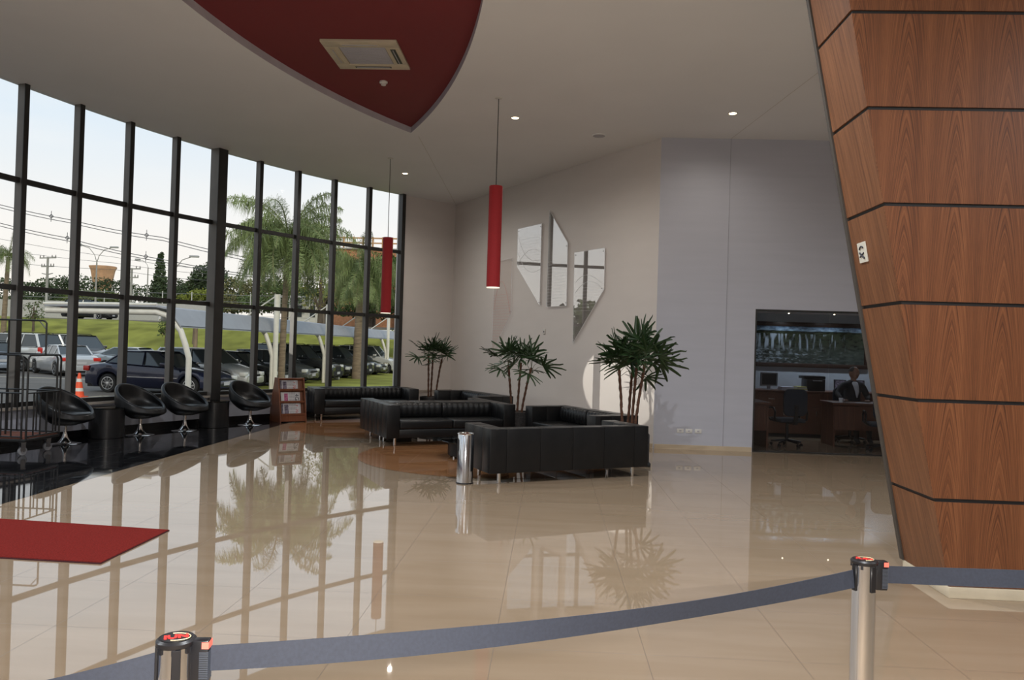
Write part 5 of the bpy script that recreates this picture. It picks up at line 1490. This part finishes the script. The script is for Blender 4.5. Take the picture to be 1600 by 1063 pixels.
for i, (x, y, w) in enumerate(((-44, 2, 11), (-42, 14, 10), (-46, 24, 11), (-40, -8, 10), (-50, 34, 10))):
    tree(('broad tree left of the window view, beside the hotel drive', 'second broad tree left of the window view', 'third broad tree left of the window view', 'broad tree at the far left rear of the hotel drive', 'broad tree left of the parked cars')[i], x, y, GZ_, 6.5, w, MGn, 90 + i, 1500, .5, group='trees along the hotel drive')
tree('tall leafy tree before the unfinished brick building', -16.4, 71, 2.4, 7.6, 8, (.07, .10, .03), 57, 3600, .24)
tree('dense shrub tree at the right end of the window wall', -16.5, 70, 2.5, 4.2, 8, (.04, .07, .02), 53, 3000, .26)
for i, (x, y, z, h, w, lb) in enumerate(((-28.2, 56, .9, 2.6, 1.2, 'young sapling on the bank right of the thick column'), (-24.4, 56, .9, 3.2, 1.8, 'small leafy sapling on the bank below the carport roof'), (-41.0, 60, 1.6, 2.8, 1.6, 'young leafy tree on the bank behind the white four wheel drive'))):
    tree(lb, x, y, z, h, w, MGn, 60 + i, 260, .16, group='young trees on the bank')
for x, y, z, lb in ((-34.6, 62, 1.9, 'bare timber post on the bank left of the navy saloon'), (-27.0, 58, 1.3, 'bare timber post on the bank near the thick column'), (-26.2, 56.5, 1.2, 'slim timber post on the bank right of the thick column')):
    o = MB().tube([(0, 0, 0), (.02, 0, 1.1), (0, 0, 2.6)], [.15, .13, .12], 10).build('timber_post', mat('weathered_timber', (.22, .16, .11), .9, noise=(6, .3, (1, 1, .2))), loc=(x, y, z - .3)); tag(o, lb, 'post', 'timber posts on the bank')

# ------------------------------------------------------------------ water tower, unfinished building
wt = thing('water_tower', 'orange brick water tower with flared tank on the horizon', 'water tower', (-86.2, 145.8, 3.0))
tb = mat('orange_brick', (.50, .29, .18), .85, noise=(1.5, .15))
q = MB()
q.lathe([(1.6, 8.5), (1.75, 8.6), (2.2, 11.0), (2.5, 11.6), (2.5, 11.8), (2.2, 11.85)], 8, sm=False); q.build('tank', tb, wt)
for k in range(4):
    a_ = k * PI / 2 + .4
    MB().box(1.1 * math.cos(a_) - .35, 1.1 * math.cos(a_) + .35, 1.1 * math.sin(a_) - .35, 1.1 * math.sin(a_) + .35, 0, 8.4).build('leg', tb, wt)
ub = thing('brick_building', 'tall unfinished orange brick building behind the palms at right', 'building', (-19, 78.5, 2.9))
q = MB(); q.box(-3.4, 9, 0, 10, 0, 8.3); q.build('brick_wall', mat('hollow_brick', (.42, .19, .10), .9, noise=(4, .2)), ub)
q = MB()
for k in range(12): q.box(-3.4 + k, -3.25 + k, -.02, .1, 8.3, 9.5)
for z in (8.8, 9.3): q.box(-3.4, 9, -.06, .04, z, z + .14)
q.build('scaffold', mat('raw_timber', (.50, .28, .13), .8), ub)
q = MB(); q.box(-3.7, 9.2, -.2, 10, 8.2, 8.35); q.box(-3.7, 9.2, -.15, 10, 3.6, 3.85); q.build('slab', mat('concrete', (.36, .33, .30), .9), ub)
q = MB(); q.box(3.4, 9, -1.2, -.2, 0, 6.0); q.build('rendered_wing', mat('beige_render', (.36, .34, .28), .9), ub)
q = MB(); q.box(4.0, 4.8, -1.24, -1.2, 4.1, 5.2); q.build('window', dark_m, ub)
o = thing('pale_house', 'pale white house glimpsed between tree trunks', 'building', (-25.5, 80, 2.9))
MB().box(-1.8, 1.8, 0, 3, 0, 3.4).build('wall', mat('white_render', (.55, .53, .50), .9), o)
q = MB(); q.box(-1.0, -.4, -.03, 0, 1.2, 2.4); q.box(.4, 1.0, -.03, 0, 1.2, 2.4); q.build('window', dark_m, o)

# ------------------------------------------------------------------ poles, lamps, wires
pole_m = mat('concrete_pole', (.30, .29, .27), .85); wire_m = mat('cable', (.10, .10, .11), .6)
def power_pole(lb, x, y, z0, h):
    t = thing('power_pole', lb, 'power pole', (x, y, z0), R(-20), 'power poles')
    MB().tube([(0, 0, 0), (0, 0, h)], [.20, .13], 10).build('pole', pole_m, t)
    for z, w in ((h - .1, 1.5), (h - 1.2, 1.15)):
        o = MB().box(-w, w, -.06, .06, z - .08, z + .06).build('cross_arm', pole_m, t)
        for s in (-1, -.55, .55, 1): MB().lathe([(.05, 0), (.07, .1), (.03, .3)], 8, c=(w * s * .95, 0, z + .06)).build('insulator', mat('insulator', (.2, .18, .17), .4), o)
    MB().tube([(-1.0, 0, h - 2.1), (0, 0, h - 2.25), (1.0, 0, h - 2.1)], .06, 6).build('bracket', pole_m, t)
power_pole('power pole with cross arms left of the water tower', -64.6, 96.9, 3.0, 8.4)
power_pole('power pole with cross arms right of the water tower', -53.8, 97.4, 3.0, 7.3)
def street_lamp(lb, x, y, z0, h, arms):
    t = thing('street_lamp', lb, 'street lamp', (x, y, z0), 0, 'street lamps')
    MB().tube([(0, 0, 0), (0, 0, h)], [.10, .06], 10).build('pole', pole_m, t)
    for s, r_, up in arms:
        MB().tube([(0, 0, h), (s * r_ * .15, 0, h + up * .45), (s * r_ * .5, 0, h + up * .85), (s * r_, 0, h + up)], .032, 8).build('arm', pole_m, t)
        q = MB(); q.box(s * r_ - .1, s * r_ + s * .62, -.13, .13, h + up - .02, h + up + .13, .04, 2); q.build('lamp_head', mat('lamp_head_grey', (.40, .40, .40), .4), t)
street_lamp('double arm street lamp in front of the water tower', -40.8, 68.0, 3.0, 5.1, ((1, 1.3, 1.35), (-1, 1.45, 1.5)))
street_lamp('single arm street lamp left of the thick window column', -29.1, 58.6, 1.9, 4.3, ((1, 1.35, 1.6),))
street_lamp('street lamp with small head beside the slim conifer', -50.4, 95, 3.0, 7.2, ((-1, 1.0, .9),))
def wire(lb, pts, r=.036, spac=(), group='overhead power lines'):
    t = thing('power_line', lb, 'power line', pts[0], group=group)
    o0 = Vector(pts[0]); P_ = [Vector(p) - o0 for p in pts]; out = []
    for a_, b in zip(P_, P_[1:]):
        for i in range(6):
            s = i / 6; out.append(a_.lerp(b, s) - Vector((0, 0, .18 * 4 * s * (1 - s) * min(1, (b - a_).length / 12))))
    out.append(P_[-1])
    MB().tube(out, r, 5).build('cable', wire_m, t)
    for s in spac:
        c = out[int(round(s * (len(out) - 1)))]; k = .21
        q = MB(); q.tube([c + Vector((k, 0, 0)), c + Vector((0, 0, k)), c + Vector((-k, 0, 0)), c + Vector((0, 0, -k)), c + Vector((k, 0, 0))], .045, 5); q.tube([c + Vector((0, 0, -.55)), c + Vector((0, 0, .55))], .03, 5)
        q.build('spacer', wire_m, t)
wire('topmost overhead cable crossing the left window panes', [(-60, 77, 15.45), (-49.7, 77.5, 13.35), (-40, 78, 11.8), (-28, 78.6, 9.5)], .038, (.30, .60))
wire('overhead cable just below the topmost one', [(-60, 77.2, 15.15), (-49.7, 77.7, 13.05), (-40, 78.2, 11.5), (-28, 78.8, 9.2)])
wire('overhead cable third from the top at the left window panes', [(-60, 77, 13.6), (-49.7, 77.5, 11.45), (-40, 78, 9.55), (-28, 78.6, 8.0)], .038, (.31, .62))
wire('overhead cable fourth from the top at the left window panes', [(-60, 77.2, 13.3), (-49.7, 77.7, 11.15), (-40, 78.2, 9.3), (-28, 78.8, 7.8)])
wire('thin overhead cable above the water tower', [(-70, 91.5, 13.4), (-53, 92.4, 11.1), (-41, 93, 10.0)], .022)
wire('thin overhead cable just over the water tower rim', [(-70, 91.5, 12.0), (-53, 92.4, 10.4), (-41, 93, 9.4)], .022)
wire('lowest thin overhead cable just above the treeline', [(-70, 91.5, 10.4), (-53, 92.4, 9.6), (-41, 93, 8.6)], .022)
# added spot standing in for low sun, throws the patch on the slanted wall
gl_ = light('added_sun_spot', 'SPOT', (-30.0, 22.8, 5.0), 24000, (1.0, .93, .82), spot_size=R(2.45), spot_blend=.05, shadow_soft_size=.02)
aim(gl_, (1.19, 13.95, 0.93))
